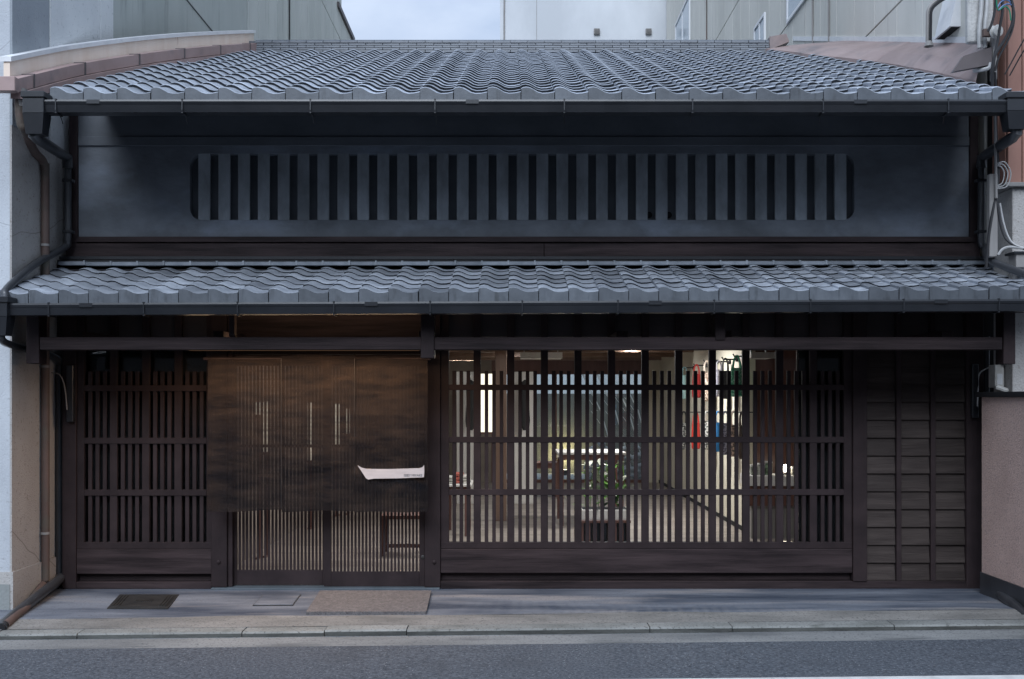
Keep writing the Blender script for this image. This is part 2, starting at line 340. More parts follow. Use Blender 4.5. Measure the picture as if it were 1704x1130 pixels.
for a, b in zip(joints, joints[1:]):
    g = MB(); c = (a+b)/2; h = .046 + rng.uniform(-.004,.004); d = rng.uniform(-.006,.006)
    za, zb = road_z(a+.004), road_z(b-.004); x0, x1 = a+.004, b-.004
    prof = [(7.515+d,-.1),(7.515+d,h-.012),(7.528+d,h),(7.662,h+.002),(7.662,-.1)]
    vs_ = [(x0,y,za+z) for y,z in prof] + [(x1,y,zb+z) for y,z in prof]
    nn = len(prof); fs = [tuple(range(nn-1,-1,-1)), tuple(range(nn,2*nn))] + [(i,i+nn,(i+1)%nn+nn,(i+1)%nn)[::-1] for i in range(nn)]
    g.add(vs_, fs); ks = g.build('kerb_stone', M['kerb'], kerb)
    ks.data.materials.append(M['kerb_grime'])
    for pq in ks.data.polygons:
        if abs(pq.normal.y) > .8 and pq.center.y < -.03: pq.material_index = 1
# drain cover, hatch and granite slab in the pavement
def slab(pts, dz, t, mb):
    top = [(x, y, pave_z(x,y)+dz) for x, y in pts]; bot = [(x,y,z-t) for x,y,z in top]
    return mb.add(top+bot, [(0,1,2,3),(7,6,5,4),(0,4,5,1),(1,5,6,2),(2,6,7,3),(3,7,4,0)])
def ground_pt(px, py, dz=0.):
    y = 8.4
    for _ in range(12):
        x = fx(px, y); y = (H - pave_z(x, y) - dz) * F / (py - HY)
    return fx(px, y), y
mc = [ground_pt(180.4,1012.8), ground_pt(277.6,1012.8), ground_pt(295.7,990.9), ground_pt(200.6,990.9)]
cxy = (sum(p[0] for p in mc)/4, sum(p[1] for p in mc)/4)
dc = empty('drain_cover', (*cxy, pave_z(*cxy)), 'small dark cast iron cover with ribbed ends set in the pavement', 'drain cover')
def lerp2(u, v):
    a = Vector(mc[0]).lerp(Vector(mc[1]), u); b = Vector(mc[3]).lerp(Vector(mc[2]), u); return tuple(a.lerp(b, v))
slab([lerp2(-.02,-.03),lerp2(1.02,-.03),lerp2(1.02,1.03),lerp2(-.02,1.03)], .007, .03, MB()).build('frame', M['iron'], dc)
slab([lerp2(.02,.05),lerp2(.98,.05),lerp2(.98,.95),lerp2(.02,.95)], .0105, .03, MB()).build('lid', M['iron'], dc)
for u in (.05,.10,.15,.85,.90,.95):
    slab([lerp2(u-.012,.12),lerp2(u+.012,.12),lerp2(u+.012,.88),lerp2(u-.012,.88)], .0165, .01, MB()).build('rib', M['iron'], dc)
for k in range(9):     # raised cast pattern in the middle of the lid
    u = .36+.035*k
    slab([lerp2(u,.42),lerp2(u+.018,.42),lerp2(u+.018,.58),lerp2(u,.58)], .0145, .01, MB()).build('stud', M['iron'], dc)
hc = [ground_pt(422.5,1007.8), ground_pt(486.6,1007.8), ground_pt(499.2,991), ground_pt(438.6,991)]
cxy = (sum(p[0] for p in hc)/4, sum(p[1] for p in hc)/4)
hb = empty('floor_hatch', (*cxy, pave_z(*cxy)), 'cement covered square hatch flush with the pavement near the doors', 'hatch')
mc = hc
slab([lerp2(-.025,-.04),lerp2(1.025,-.04),lerp2(1.025,1.04),lerp2(-.025,1.04)], .0055, .03, MB()).build('frame', M['iron'], hb)
slab([lerp2(.0,.0),lerp2(1.,.0),lerp2(1.,1.),lerp2(.0,1.)], .0085, .03, MB()).build('lid', M['pave'], hb)
gp = [ground_pt(509,1019,.02), ground_pt(709.4,1019,.02), ground_pt(717.7,983.6,.02), ground_pt(532.8,983.6,.02)]
gp = [(x, min(y, 8.86)) for x, y in gp]
gs = slab(gp, .026, .05, MB()).build('granite_slab', M['granite'])
tag(gs, 'rough pinkish granite slab lying before the sliding doors', 'stone slab')

# the row of houses across the street, behind the camera (what the panes reflect, what shades the street)
OB = empty('opposite_house', (0, -4, 0), 'plain dark plastered house across the street facing the tiled townhouse', 'house')
MB().box(-16, 16, -9, -3.2, -.3, 5.6).build('wall', mat('brown_grey_plaster', (.09,.085,.08), (.13,.12,.115), 2), OB)
MB().prism([(-3.0,5.601),(-2.6,5.4),(-2.6,5.48),(-6,7.4),(-9.2,5.601)], -16.2, 16.2, 'X').build('roof', mat('dark_opposite_roof', (.06,.06,.065), None, rough=.6), OB)

# ------------------------------------------------------------------ townhouse
TH = empty('townhouse', (0, FAC, 0), 'dark wooden two storey townhouse with tiled roofs and lattice shopfront', 'townhouse')

# --- tiles
PROF = [(0,.74),(.06,.92),(.16,1.),(.27,.88),(.38,.57),(.50,.19),(.64,0),(.82,.05),(1.0,.25)]
def tile_geo(wd, e, amp, th, pitch, apron=None):
    L_ = e*1.10; back = [(u*wd, L_, pitch*L_ + h*amp + th*(1-L_/e)) for u, h in PROF]
    fr1 = [(u*wd, .009, pitch*.009 + h*amp + th) for u, h in PROF]
    fr2 = [(u*wd, 0, h*amp + th*.78) for u, h in PROF]
    if apron is None: bot = [(u*wd, .016, h*amp - .004) for u, h in PROF]
    else:
        gp = lambda u: min(max(u*wd, .003), wd-.003)
        bot = [(gp(u), .001, -apron) for u, h in PROF]
    n = len(PROF); v = back + fr1 + fr2 + bot + ([(gp(u), 0, h*amp + th*.77) for u, h in PROF] if apron is not None else []); f = []
    for i in range(n-1):
        f += [(n+i, n+i+1, i+1, i), (2*n+i, 2*n+i+1, n+i+1, n+i)]
        if apron is None: f.append((3*n+i, 3*n+i+1, 2*n+i+1, 2*n+i))
        else: f.append((3*n+i, 3*n+i+1, 4*n+i+1, 4*n+i))
    k = len(v)      # cut edge of the crest and under face of the apron
    if apron is None:
        v += [(0, .002, PROF[0][1]*amp-.022), (0, L_, pitch*L_ + PROF[0][1]*amp + th*(1-L_/e)-.022)]
    else:
        v += [(0, .002, -apron), (0, L_, pitch*L_-.03)]
    f.append((n, 0, k+1, k)); f.append((2*n, n, k))
    if apron is not None:
        k = len(v); v += [(0,.025,-apron),(wd,.025,-apron)]; v += [(0,.0015,-apron),(wd,.0015,-apron)]; f.append((k+2, k, k+1, k+3))
    return v, f
def roof(name, tname, x0, ncol, wd, nrow, e, z0, pitch, amp, th, apron, tilt, single_rows, y_e=EAVE_Y, clip=None):
    # under-roof sheet
    ye = y_e + nrow*e + .03; xa, xb = x0-.02, x0+ncol*wd+.02; t_ = lambda x: tilt*x
    g = MB()
    s = [(xa,y_e+.05,z0+pitch*.05-.03+t_(xa)),(xb,y_e+.05,z0+pitch*.05-.03+t_(xb)),(xb,ye,z0+pitch*(ye-y_e)-.03+t_(xb)),(xa,ye,z0+pitch*(ye-y_e)-.03+t_(xa))]
    g.add(s+[(x,y,z-.05) for x,y,z in s], [(0,1,2,3),(7,6,5,4),(0,4,5,1),(1,5,6,2),(2,6,7,3),(3,7,4,0)])
    rf = g.build(name, M['soffit'], TH)
    v, f = tile_geo(wd, e, amp, th, pitch); mb = MB(); mb.smooth = True; mb.sharp = 19; mb.add(v, f)
    v2, f2 = tile_geo(wd, e, amp, th, pitch, apron); mb2 = MB(); mb2.smooth = True; mb2.sharp = 19; mb2.add(v2, f2)
    first = {}; rest = MB(); rest.smooth = True; rest.sharp = 19
    for r in range(nrow):
        for c in range(ncol):
            x = x0 + c*wd; y = y_e + r*e; z = z0 + pitch*r*e + t_(x)
            if clip and not clip(x + wd*.5, y): continue
            jx, jy, jz = rng.gauss(0,.0012), rng.gauss(0,.0022), rng.gauss(0,.0012)
            p = Vector((x+jx, y+jy, z+jz))
            key = 0 if r == 0 else 1
            if r >= single_rows:
                rest.add([Vector(q)+p for q in v], f); continue
            if key not in first:
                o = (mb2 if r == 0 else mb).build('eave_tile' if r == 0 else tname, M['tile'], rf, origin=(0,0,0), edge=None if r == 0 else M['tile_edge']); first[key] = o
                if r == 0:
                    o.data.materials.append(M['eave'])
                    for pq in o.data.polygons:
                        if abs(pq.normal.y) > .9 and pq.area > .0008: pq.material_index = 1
                put(o, p, rf)
            else:
                o = dup(first[key], p, rf)
            o.rotation_euler = (rng.gauss(0,.003), rng.gauss(0,.004), rng.gauss(0,.003))
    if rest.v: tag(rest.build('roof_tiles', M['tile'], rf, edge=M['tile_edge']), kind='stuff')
    return rf
W1 = .265; E1 = .218; P1 = .4046
X1 = fx(83, EAVE_Y)
def clip1(x, y):
    if y < 10.6: return True
    t = (y-10.6)/2.4
    return -3.85 + .62*t - .1 < x < 3.98 - .70*t + .1
roof('main_roof', 'roof_tile', X1, 29, W1, 23, E1, fz(160, EAVE_Y), P1, .050, .024, .047, 0, 5, clip=clip1)
W2 = .2365; E2 = .188
X2 = fx(47, EAVE_Y) - W2*1
roof('pent_roof', 'roof_tile', X2, 36, W2, 6, E2, fz(488, EAVE_Y)-.002, .302, .036, .013, .062, .0042, 6)
# rear slope and side gables keep the daylight out
zr = fz(160, EAVE_Y) + P1*5.0
g = MB(); g.add([(-3.95,13.0,zr-.04),(3.95,13.0,zr-.04),(3.95,18.2,zr-2.1),(-3.95,18.2,zr-2.1),(-3.95,13.0,zr-.12),(3.95,13.0,zr-.12),(3.95,18.2,zr-2.2),(-3.95,18.2,zr-2.2)],
    [(0,1,2,3),(7,6,5,4),(0,4,5,1),(1,5,6,2),(2,6,7,3),(3,7,4,0)])
g.build('rear_roof', M['tile'], TH)
for x in (-3.86, 3.80):
    g = MB(); g.prism([(9.3,0),(20,0),(20,2.7),(18,4.0),(13,zr-.14),(9.3,4.35)], x-.06, x+.06, 'X'); g.build('gable_wall', M['plaster'], TH)

# ridge: core and courses of flat tiles
RY = EAVE_Y + 23*E1 - .02; zb = fz(88, RY)
xa, xb = fx(424, RY), fx(1283, RY)
g = MB(); g.box(xa+.01, xb-.01, RY+.05, RY+.40, zb-.12, fz(64, RY)); ridge = g.build('ridge', M['ridge'], TH)
rows = [(87.5,83.2,.0),(83.2,79.2,.012),(79.2,75.2,.024),(75.2,71.2,.036),(71.2,67.4,.03)]
lw = 28.35/F*RY
for k, (ya, yb, dy) in enumerate(rows):
    z0_, z1_ = fz(ya, RY), fz(yb, RY); off = (k % 2)*lw*.5
    x = xa - off; ref = None
    while x < xb - .02:
        a, b = max(x, xa), min(x+lw, xb)
        full = b-a > lw*.98
        if full and ref is not None: o = dup(ref, ((a+b)/2, WLOC[ref.name].y + rng.gauss(0,.0015), WLOC[ref.name].z), ridge)
        else:
            g = MB(); g.prism([(RY+dy*.5-.004, z0_+.006),(RY+dy*.5,z1_-.001),(RY+.42-dy,z1_-.002),(RY+.42-dy,z0_+.002),(RY+dy*.5+.02,z0_+.003)][::-1], a+.004, b-.004, 'X')
            o = g.build('ridge_tile', M['ridge'], ridge)
            if full: ref = o
        x += lw
x = xa; ref = None; zc = fz(67.2, RY)
while x < xb - .02:       # rounded cap tiles on top
    a, b = x, min(x+lw, xb)
    if ref is not None and b-a > lw*.98: dup(ref, ((a+b)/2, WLOC[ref.name].y, zc + rng.gauss(0,.001)), ridge)
    else:
        g = MB(); pr = [(RY+.02+.19*(1-math.cos(t)), zc + .045*math.sin(t)) for t in [math.pi*k/8 for k in range(9)]]
        g.prism(pr[::-1], a+.004, b-.004, 'X'); g.smooth = True; o = g.build('cap_tile', M['ridge'], ridge)
        if ref is None: ref = o
    x += lw
# --- gutters
def gutter(name, x0, x1, Y, top, bot, tilt, bx, hook):
    z1_, z0_ = fz(top, Y), fz(bot, Y); hgt = z1_-z0_
    prof = [(Y+.11,z1_),(Y+.105,z1_),(Y+.10,z0_+.012),(Y+.012,z0_+.012),(Y-.004,z0_+hgt*.62),(Y-.004,z1_-.012),(Y+.006,z1_-.006),(Y+.006,z1_),
            (Y-.014,z1_),(Y-.016,z1_-.014),(Y-.010,z0_+hgt*.66),(Y-.006,z0_+hgt*.60),(Y+.004,z0_),(Y+.11,z0_)]
    g = MB(); n = len(prof)
    g.add([(x0,y,z+tilt*x0) for y,z in prof]+[(x1,y,z+tilt*x1) for y,z in prof], [(i,(i+1)%n,(i+1)%n+n,i+n) for i in range(n)] + [tuple(range(n))[::-1], tuple(range(n,2*n))])
    gt = g.build(name, M['metal'], TH)
    for px in bx:
        x = fx(px, Y); t = tilt*x; g = MB()
        g.box(x-.0045, x+.0045, Y-.0185, Y-.016, z0_+.01+t, z1_+.002+t); g.box(x-.007, x+.007, Y-.020, Y+.004, z1_-.003+t, z1_+.006+t)
        g.box(x-.006, x+.006, Y-.016, Y+.10, z0_-.012+t, z0_-.002+t)
        if hook: g.tube([(x, Y+.05, z0_-.005+t), (x+.003, Y+.08, z0_-.03+t), (x+.006, Y+.10, z0_-.065+t)], .0035, 5)
        g.build('bracket', M['metal'], gt)
    # seams
    for px in bx[::3]:
        x = fx(px+62, Y); t = tilt*x; g = MB(); g.box(x-.05, x+.05, Y-.0175, Y-.0145, z0_+hgt*.66+t, z1_-.001+t); g.build('sleeve', M['metal'], gt)
    return gt
GY = 7.90
gutter('gutter', fx(70,GY), fx(1690,GY), GY, 166.5, 186.5, 0, [94,304,517,724,939,1152,1369,1577], True)
gutter('gutter', fx(8,GY), fx(1730,GY), GY, 501.5, 521, .0042, [82,240,396,556,716,869,1028,1188,1348,1503,1661], False)
# fascia boards behind the gutters
MB().box(fx(70,8.06), fx(1690,8.06), 8.06, 8.085, fz(186,8.06), fz(164,8.06)).build('fascia', M['wood_h'], TH)
MB().box(fx(14,8.06), fx(1704,8.06), 8.06, 8.085, fz(520,8.06), fz(500,8.06)).build('fascia', M['wood_h'], TH)

# --- first-floor wall with the slotted plaster window
UY = UPW
def uX(p): return fx(p, UY)
def uZ(p): return fz(p, UY)
wx0, wx1, wz0, wz1 = uX(316), uX(1422), uZ(366), uZ(250)
rad = 19/F*UY
def arc(cx, cz, a0, a1, n=6): return [(cx+rad*math.cos(R(a0+(a1-a0)*k/n)), cz+rad*math.sin(R(a0+(a1-a0)*k/n))) for k in range(n+1)]
ring = arc(wx1-rad, wz1-rad*1.3, 0, 90) + arc(wx0+rad, wz1-rad*1.3, 90, 180) + arc(wx0+rad, wz0+rad, 180, 270) + arc(wx1-rad, wz0+rad, 270, 360)
ring = [(x, min(z, wz1)) for x, z in ring]
# project the hole outline onto the outer rectangle for a clean ring of quads
ox0, ox1, oz0, oz1 = uX(126), uX(1616), uZ(397), uZ(150)
def outer(i, x, z):
    k = i // 7; t = (i % 7)/6
    c = [(ox1,oz1),(ox0,oz1),(ox0,oz0),(ox1,oz0)][k]
    st = [(ox1, wz1-rad),(wx0+rad, oz1),(ox0, wz0+rad),(wx1-rad, oz0)][k]; en = [(wx1-rad, oz1),(ox0, wz1-rad),(wx0+rad, oz0),(ox1, wz0+rad)][k]
    if t < .5: s = t*2; return (st[0]+(c[0]-st[0])*s, st[1]+(c[1]-st[1])*s)
    s = (t-.5)*2; return (c[0]+(en[0]-c[0])*s, c[1]+(en[1]-c[1])*s)
n = len(ring); g = MB()
g.v = [(x, UY, z) for x, z in ring] + [(*(lambda q:(q[0], UY, q[1]))(outer(i,x,z)),) for i,(x,z) in enumerate(ring)] + [(x, UY+.085, z) for x, z in ring]
for i in range(n):
    j = (i+1) % n; g.f += [(i, i+n, j+n, j), (i, j, j+2*n, i+2*n)]
uw = g.build('plaster_wall', M['plaster'], TH)
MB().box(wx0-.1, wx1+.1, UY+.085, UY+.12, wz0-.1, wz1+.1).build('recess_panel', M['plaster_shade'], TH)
ref = None
for k in range(33):
    pa = 330 + k*33.13; a, b = uX(pa), uX(pa+18.6)
    if ref is None:
        g = MB(); z0_, z1_ = wz0+.001, wz1-.001
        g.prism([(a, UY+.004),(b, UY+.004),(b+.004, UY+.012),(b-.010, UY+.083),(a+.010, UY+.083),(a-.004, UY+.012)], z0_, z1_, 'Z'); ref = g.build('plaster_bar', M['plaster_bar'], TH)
    else: dup(ref, ((a+b)/2 + rng.gauss(0,.0012), WLOC[ref.name].y + rng.gauss(0,.001), WLOC[ref.name].z), TH)
for px in (1082, 1115):
    c = (uX(px), UY+.128, uZ(355)); r = 5.4/F*UY
    g = MB(); g.tube([(c[0],UY+.078,c[2]),(c[0],UY+.0845,c[2])], r, 16); g.build('vent_hole', M['black'], TH)
# timber frame around the plaster
def wbx(name, x0, x1, y0, y1, z0, z1, m='wood', parent=None, b=.003):
    return MB().bbox(x0, x1, y0, y1, z0, z1, b).build(name, M[m], parent or TH)
wbx('post', uX(117), uX(131), UY-.03, UY+.1, uZ(427), uZ(185))
wbx('post', uX(1612), uX(1626), UY-.03, UY+.1, uZ(427), uZ(185))
wbx('rail', uX(117)+.001, uX(1626)-.001, UY-.045, UY+.02, uZ(404), uZ(395), 'wood_h')
wbx('weather_board', uX(112), uX(905), UY-.036, UY+.02, uZ(428), uZ(406), 'wood_h')
wbx('weather_board', uX(905)+.003, uX(1628), UY-.036, UY+.02, uZ(428), uZ(406), 'wood_h')
wbx('lintel', uX(131), uX(1612), UY-.018, UY+.02, uZ(243), uZ(228), 'plaster_shade')
MB().box(-3.95, 4.1, UY-.008, UY+.05, uZ(228), uZ(140)).build('frieze', M['plaster_shade'], TH)
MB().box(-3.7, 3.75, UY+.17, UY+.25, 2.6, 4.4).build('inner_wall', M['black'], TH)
# rafters under the main roof
ref = None
zt = fz(160, EAVE_Y) - .085
for k in range(19):
    x = -3.65 + k*.405
    if ref is None:
        g = MB(); g.prism([(8.12, zt+.05),(9.2, zt+.05+P1*1.08),(9.2, zt-.04+P1*1.08),(8.12, zt-.03)], x-.025, x+.025, 'X'); ref = g.build('rafter', M['wood'], TH)
    else: dup(ref, (x, WLOC[ref.name].y, WLOC[ref.name].z), TH)
# flashing strips and flat tiles at the head of the pent roof
fl = MB().box(uX(105), uX(1637), UY-.075, UY-.037, uZ(433.5), uZ(428.5)).build('flashing', M['metal'], TH)
ref = None; pw = 44.1
for k in range(35):
    pa = 97 + k*pw; Yt = UY-.16; a, b = fx(pa, Yt), fx(pa+pw, Yt); zt_ = .0042*(a+b)/2*.3
    if ref is None:
        g = MB(); g.prism([(Yt, fz(440.8,Yt)),(Yt-.004, fz(436,Yt)),(Yt+.012, fz(434.6,Yt)),(Yt+.12, fz(433,Yt)),(Yt+.12, fz(440.8,Yt))][::-1], a+.002, b-.002, 'X')
        g.box(b-.012, b+.004, Yt-.008, Yt+.1, fz(440.8,Yt), fz(433.6,Yt)); ref = g.build('head_tile', M['head'], TH)
    else: dup(ref, (WLOC[ref.name].x + k*(pw/F*Yt), WLOC[ref.name].y + rng.gauss(0,.002), WLOC[ref.name].z + zt_), TH)
MB().box(uX(100), uX(1645), UY-.10, UY+.02, uZ(450), uZ(435)).build('head_board', M['black'], TH)

# --- ground-floor frame
def gx(p, Y=FAC): return fx(p, Y)
def gz(p, Y=FAC): return fz(p, Y)
TOPZ = gz(520)
wbx('post', gx(105), gx(128), FAC-.02, FAC+.11, 0, TOPZ)
wbx('post', gx(353), gx(379), FAC-.03, FAC+.10, gz(976), TOPZ)
wbx('door_jamb', gx(379)+.001, gx(387), FAC-.005, FAC+.10, gz(976), TOPZ)
wbx('post', gx(707), gx(733), FAC-.03, FAC+.10, gz(976), TOPZ)
wbx('post', gx(1418), gx(1441), FAC-.03, FAC+.10, gz(967)+.001, TOPZ)
wbx('post', gx(1607), gx(1635), FAC-.02, FAC+.11, 0, TOPZ)
wbx('sill', gx(128)+.001, gx(353)-.001, FAC-.02, FAC+.12, 0, gz(968), 'wood_h')
wbx('sill', gx(733)+.001, gx(1607)-.001, FAC-.02, FAC+.12, 0, gz(967), 'wood_h')
wbx('kick_rail', gx(128)+.001, gx(353)-.001, FAC+.05, FAC+.09, gz(968)+.001, gz(950), 'wood_h')
wbx('kick_rail', gx(733)+.001, gx(1418)-.001, FAC+.05, FAC+.09, gz(967)+.001, gz(950), 'wood_h')
wbx('kick_board', gx(128)+.001, gx(353)-.001, FAC-.012, FAC+.03, gz(955), gz(914), 'wood_h', b=.005)
wbx('kick_board', gx(733)+.001, gx(1418)-.001, FAC-.012, FAC+.03, gz(953.5), gz(913.5), 'wood_h', b=.005)
for px, py in ((365.5,934),(723,934)):
    c = (gx(px), FAC-.03, gz(py)); g = MB(); g.tube([(c[0],c[1],c[2]),(c[0],c[1]-.012,c[2]),(c[0],c[1]-.018,c[2])], [.016,.016,.006], 12); g.build('peg', M['wood'], TH)
wbx('wall_plate', gx(105), gx(1635), FAC+.001, FAC+.12, gz(520)+.001, gz(500), 'wood_h')
MB().box(gx(60), gx(1650), FAC+.05, FAC+.10, gz(560), gz(440)).build('upper_board', M['soffit'], TH)
# threshold step
MB().bbox(gx(354), gx(733)-.002, FAC-.06, FAC+.14, -.02, gz(976.6), .004).build('step', M['step'], TH)
# lattices
def lattice(pl, pr, talls, rails, tall_w, slat_w, nsl, first_gap, y_short, y_bot, top):
    Y = FAC
    fr = MB(); fr.bbox(gx(pl[0]), gx(pl[1]), Y+.0, Y+.05, gz(y_bot), top, .002); fr.bbox(gx(pr[0]), gx(pr[1]), Y+.0, Y+.05, gz(y_bot), top, .002)
    fr.bbox(gx(pl[0]), gx(pr[1]), Y-.004, Y+.055, gz(y_bot), gz(902.5), .002)
    lt = fr.build('lattice_window', M['wood'], TH)
    ref = None
    for t in talls:
        a, b = gx(t), gx(t+tall_w)
        if ref is None: ref = MB().bbox(a, b, Y+.004, Y+.048, gz(903)+.001, top-.002, .003).build('mullion', M['wood'], lt)
        else: dup(ref, ((a+b)/2, WLOC[ref.name].y, WLOC[ref.name].z), lt)
    edges = [pl[1]-first_gap] + [t for t in talls] + [pr[0]]
    ref = None; starts = [pl[1]-.0] + [t+tall_w for t in talls]; ends = talls + [pr[0]]
    for s, e in zip(starts, ends):
        gap = (e-s-nsl*slat_w)/(nsl+1)
        for k in range(nsl):
            a = s+gap+k*(slat_w+gap); A, B = gx(a), gx(a+slat_w)
            if ref is None: ref = MB().bbox(A, B, Y+.010, Y+.042, gz(903)+.001, gz(y_short), .002).build('slat', M['wood'], lt)
            else: dup(ref, ((A+B)/2, WLOC[ref.name].y + rng.gauss(0,.0006), WLOC[ref.name].z), lt)
    for a, b in rails:
        MB().bbox(gx(pl[1])+.001, gx(pr[0])-.001, Y-.001, Y+.030, gz(b), gz(a), .002).build('rail', M['wood'], lt)
    return lt
RL = [(641,651),(728.5,738.5),(815,825)]
lattice((128.3,140),(343.5,352.5), [182.2,235.8,289.6], RL, 12.4, 6.5, 3, 0, 618, 913.5, TOPZ)
RR = [(640,649.3),(727,736.7),(814.3,824)]
lattice((733.4,747),(1404.5,1417.5), [788+56.0*k for k in range(11)], RR, 12, 6.1, 3, 0, 617, 913, TOPZ)
# panes behind the lattices
MB().box(gx(128), gx(352), FAC+.075, FAC+.081, gz(903), gz(560)).build('pane', M['glass'], TH)
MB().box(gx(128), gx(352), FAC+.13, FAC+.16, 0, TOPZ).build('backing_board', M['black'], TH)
for a, b in ((740,958),(958,1185),(1185,1330)):
    MB().box(gx(a)+.003, gx(b)-.003, FAC+.075, FAC+.081, gz(903), gz(530)).build('pane', M['glass'], TH)
MB().box(gx(1333), gx(1418), FAC+.075, FAC+.081, gz(903), gz(560)).build('pane', M['glass'], TH)
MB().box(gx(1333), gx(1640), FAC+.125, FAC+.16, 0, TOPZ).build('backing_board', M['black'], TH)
# clapboard panel
ys = [967] + [967-29.75*k for k in range(1,14)]
for (pa, pb) in ((1441,1491),(1499.5,1548),(1556.5,1607)):
    for k in range(13):
        z0_, z1_ = gz(ys[k]), gz(ys[k+1])
        g = MB(); a, b = gx(pa)+.001, gx(pb)-.001; d = rng.uniform(-.0015,.0015)
        g.prism([(FAC+.012+d, z0_+.003),(FAC+.034+d, z1_+.004),(FAC+.07, z1_+.004),(FAC+.07, z0_+.003)][::-1], a, b, 'X'); g.build('board', M['board'], TH)
for pa in (1491.3, 1548.3):
    wbx('batten', gx(pa), gx(pa+8), FAC-.012, FAC+.07, gz(967)+.001, TOPZ)
# sliding doors
def door(pa, pb, sa, sb, stile, Y, zb, z_slat, knob=None):
    z0_ = gz(zb, Y); zt = gz(590, Y)
    fr = MB(); fr.bbox(fx(pa,Y), fx(sa,Y), Y, Y+.032, z0_, zt, .002); fr.bbox(fx(sb,Y), fx(pb,Y), Y, Y+.032, z0_, zt, .002)
    fr.bbox(fx(sa,Y)+.0005, fx(sb,Y)-.0005, Y+.001, Y+.031, z0_, gz(z_slat,Y), .002); fr.bbox(fx(sa,Y)+.0005, fx(sb,Y)-.0005, Y+.001, Y+.031, zt-.1, zt, .002)
    d = fr.build('sliding_door', M['wood'], TH)
    nsl = round((sb-sa)/6.18); pit = (sb-sa-2.5)/nsl; ref = None
    for k in range(nsl):
        a = sa+2.5+k*pit; A, B = fx(a,Y), fx(a+pit-2.6,Y)
        if ref is None: ref = MB().box(A, B, Y+.008, Y+.024, gz(z_slat,Y)+.0005, zt-.101).build('slat', M['wood'], d)
        else: dup(ref, ((A+B)/2, WLOC[ref.name].y, WLOC[ref.name].z), d)
    for py in (740,):
        MB().box(fx(sa,Y)+.001, fx(sb,Y)-.001, Y+.025, Y+.030, gz(py+5,Y), gz(py,Y)).build('rail', M['wood'], d)
    if knob:
        c = (fx(knob[0],Y), Y, fz(knob[1],Y)); g = MB(); g.tube([(c[0],c[1]+.002,c[2]),(c[0],c[1]-.004,c[2]),(c[0],c[1]-.006,c[2])], [.017,.017,.012], 12); g.build('handle', M['iron'], d)
door(388, 540, 394, 536.5, 6, FAC+.052, 973.5, 949, None)
door(539, 706.5, 551, 697.5, 12, FAC+.012, 976, 951.5, (703.5,927))
MB().box(gx(387), gx(707), FAC+.005, FAC+.10, gz(590)+.004, TOPZ).build('transom_board', M['wood_h'], TH)
# front eaves beam, its brackets and the soffit of the pent roof
BY = 8.16
MB().bbox(fx(66,BY), fx(1668,BY), BY, BY+.13, fz(582,BY), fz(561,BY), .004).build('eaves_beam', M['wood_h'], TH)
for pa, pb, t, b, d in ((43.5,65,524,605,.05),(700,722.5,520,596,-.02),(1190.5,1207,520,566,-.012),(1670,1690,519,606,.05)):
    yy = BY + d; MB().bbox(fx(pa,yy), fx(pb,yy), yy, yy+.14, fz(b,yy), fz(t,yy), .004).build('bracket', M['wood'], TH)
for pa in (381,):
    yy = BY+.05; MB().bbox(fx(pa,yy), fx(pa+9,yy), yy, yy+.07, fz(561,yy)+.002, fz(522,yy), .003).build('strut', M['wood'], TH)
for X in (-3.55,-2.4,-.72,.9,1.75,3.55):
    MB().bbox(X-.045, X+.045, BY+.132, FAC-.032, fz(572,BY), fz(553,BY)+.02, .004).build('arm', M['wood'], TH)
ref = None
for k in range(24):
    X = -3.86 + k*.336
    if ref is None:
        g = MB(); zz = fz(488,EAVE_Y)-.09
        g.prism([(8.10, zz+.02),(9.05, zz+.02+.302*.95),(9.05, zz-.045+.302*.95),(8.10, zz-.035)], X-.02, X+.02, 'X'); ref = g.build('rafter', M['soffit_warm'], TH)
    else: dup(ref, (X, WLOC[ref.name].y, WLOC[ref.name].z), TH)
zz = fz(488,EAVE_Y)-.052
g = MB(); g.add([(-4.02,8.1,zz),(4.02,8.1,zz),(4.02,9.06,zz+.302*.96),(-4.02,9.06,zz+.302*.96)], [(3,2,1,0)]); g.build('soffit', M['soffit_warm'], TH)

# --- downpipes
def hopper(px0, px1, Y, top, bot, nm='rain_hopper', d=.14):
    z1_, z0_ = fz(top,Y), fz(bot,Y); a, b = fx(px0,Y), fx(px1,Y); g = MB()
    g.bbox(a-.012, b+.012, Y-.02, Y+d, z1_-.05, z1_, .006)
    g.bbox(a, b, Y-.008, Y+d-.012, z1_-(z1_-z0_)*.52, z1_-.05, .004)
    m_ = z1_-(z1_-z0_)*.52; q = .018
    g.add([(a,Y-.008,m_),(b,Y-.008,m_),(b,Y+d-.012,m_),(a,Y+d-.012,m_),(a+q,Y+.008,z0_),(b-q,Y+.008,z0_),(b-q,Y+d-.03,z0_),(a+q,Y+d-.03,z0_)],
        [(0,1,5,4),(1,2,6,5),(2,3,7,6),(3,0,4,7),(4,5,6,7)])
    return g.build(nm, M['metal'], TH)
hopper(38, 73, 7.88, 152, 222)
hopper(1676, 1712, 7.88, 153, 214)
hopper(-12, 12, 7.86, 493, 558)
def pipe(name, pts, r, m, parent=None, n=10, smooth=5):
    return MB().tube(catmull(pts, smooth), r, n).build(name, M[m], parent or TH)
px_l = fx(112, 9.02)
pipe('downpipe', [(fx(56,7.95),7.95,fz(215,7.95)),(fx(56,7.95),7.95,fz(224,7.95)),(fx(58,7.97)+.01,8.0,fz(231,8.0)),(px_l-.01,8.92,fz(256,8.92)),(px_l,9.02,fz(262,9.02)),(px_l,9.03,fz(280,9.03))], .045, 'pipe', smooth=1)
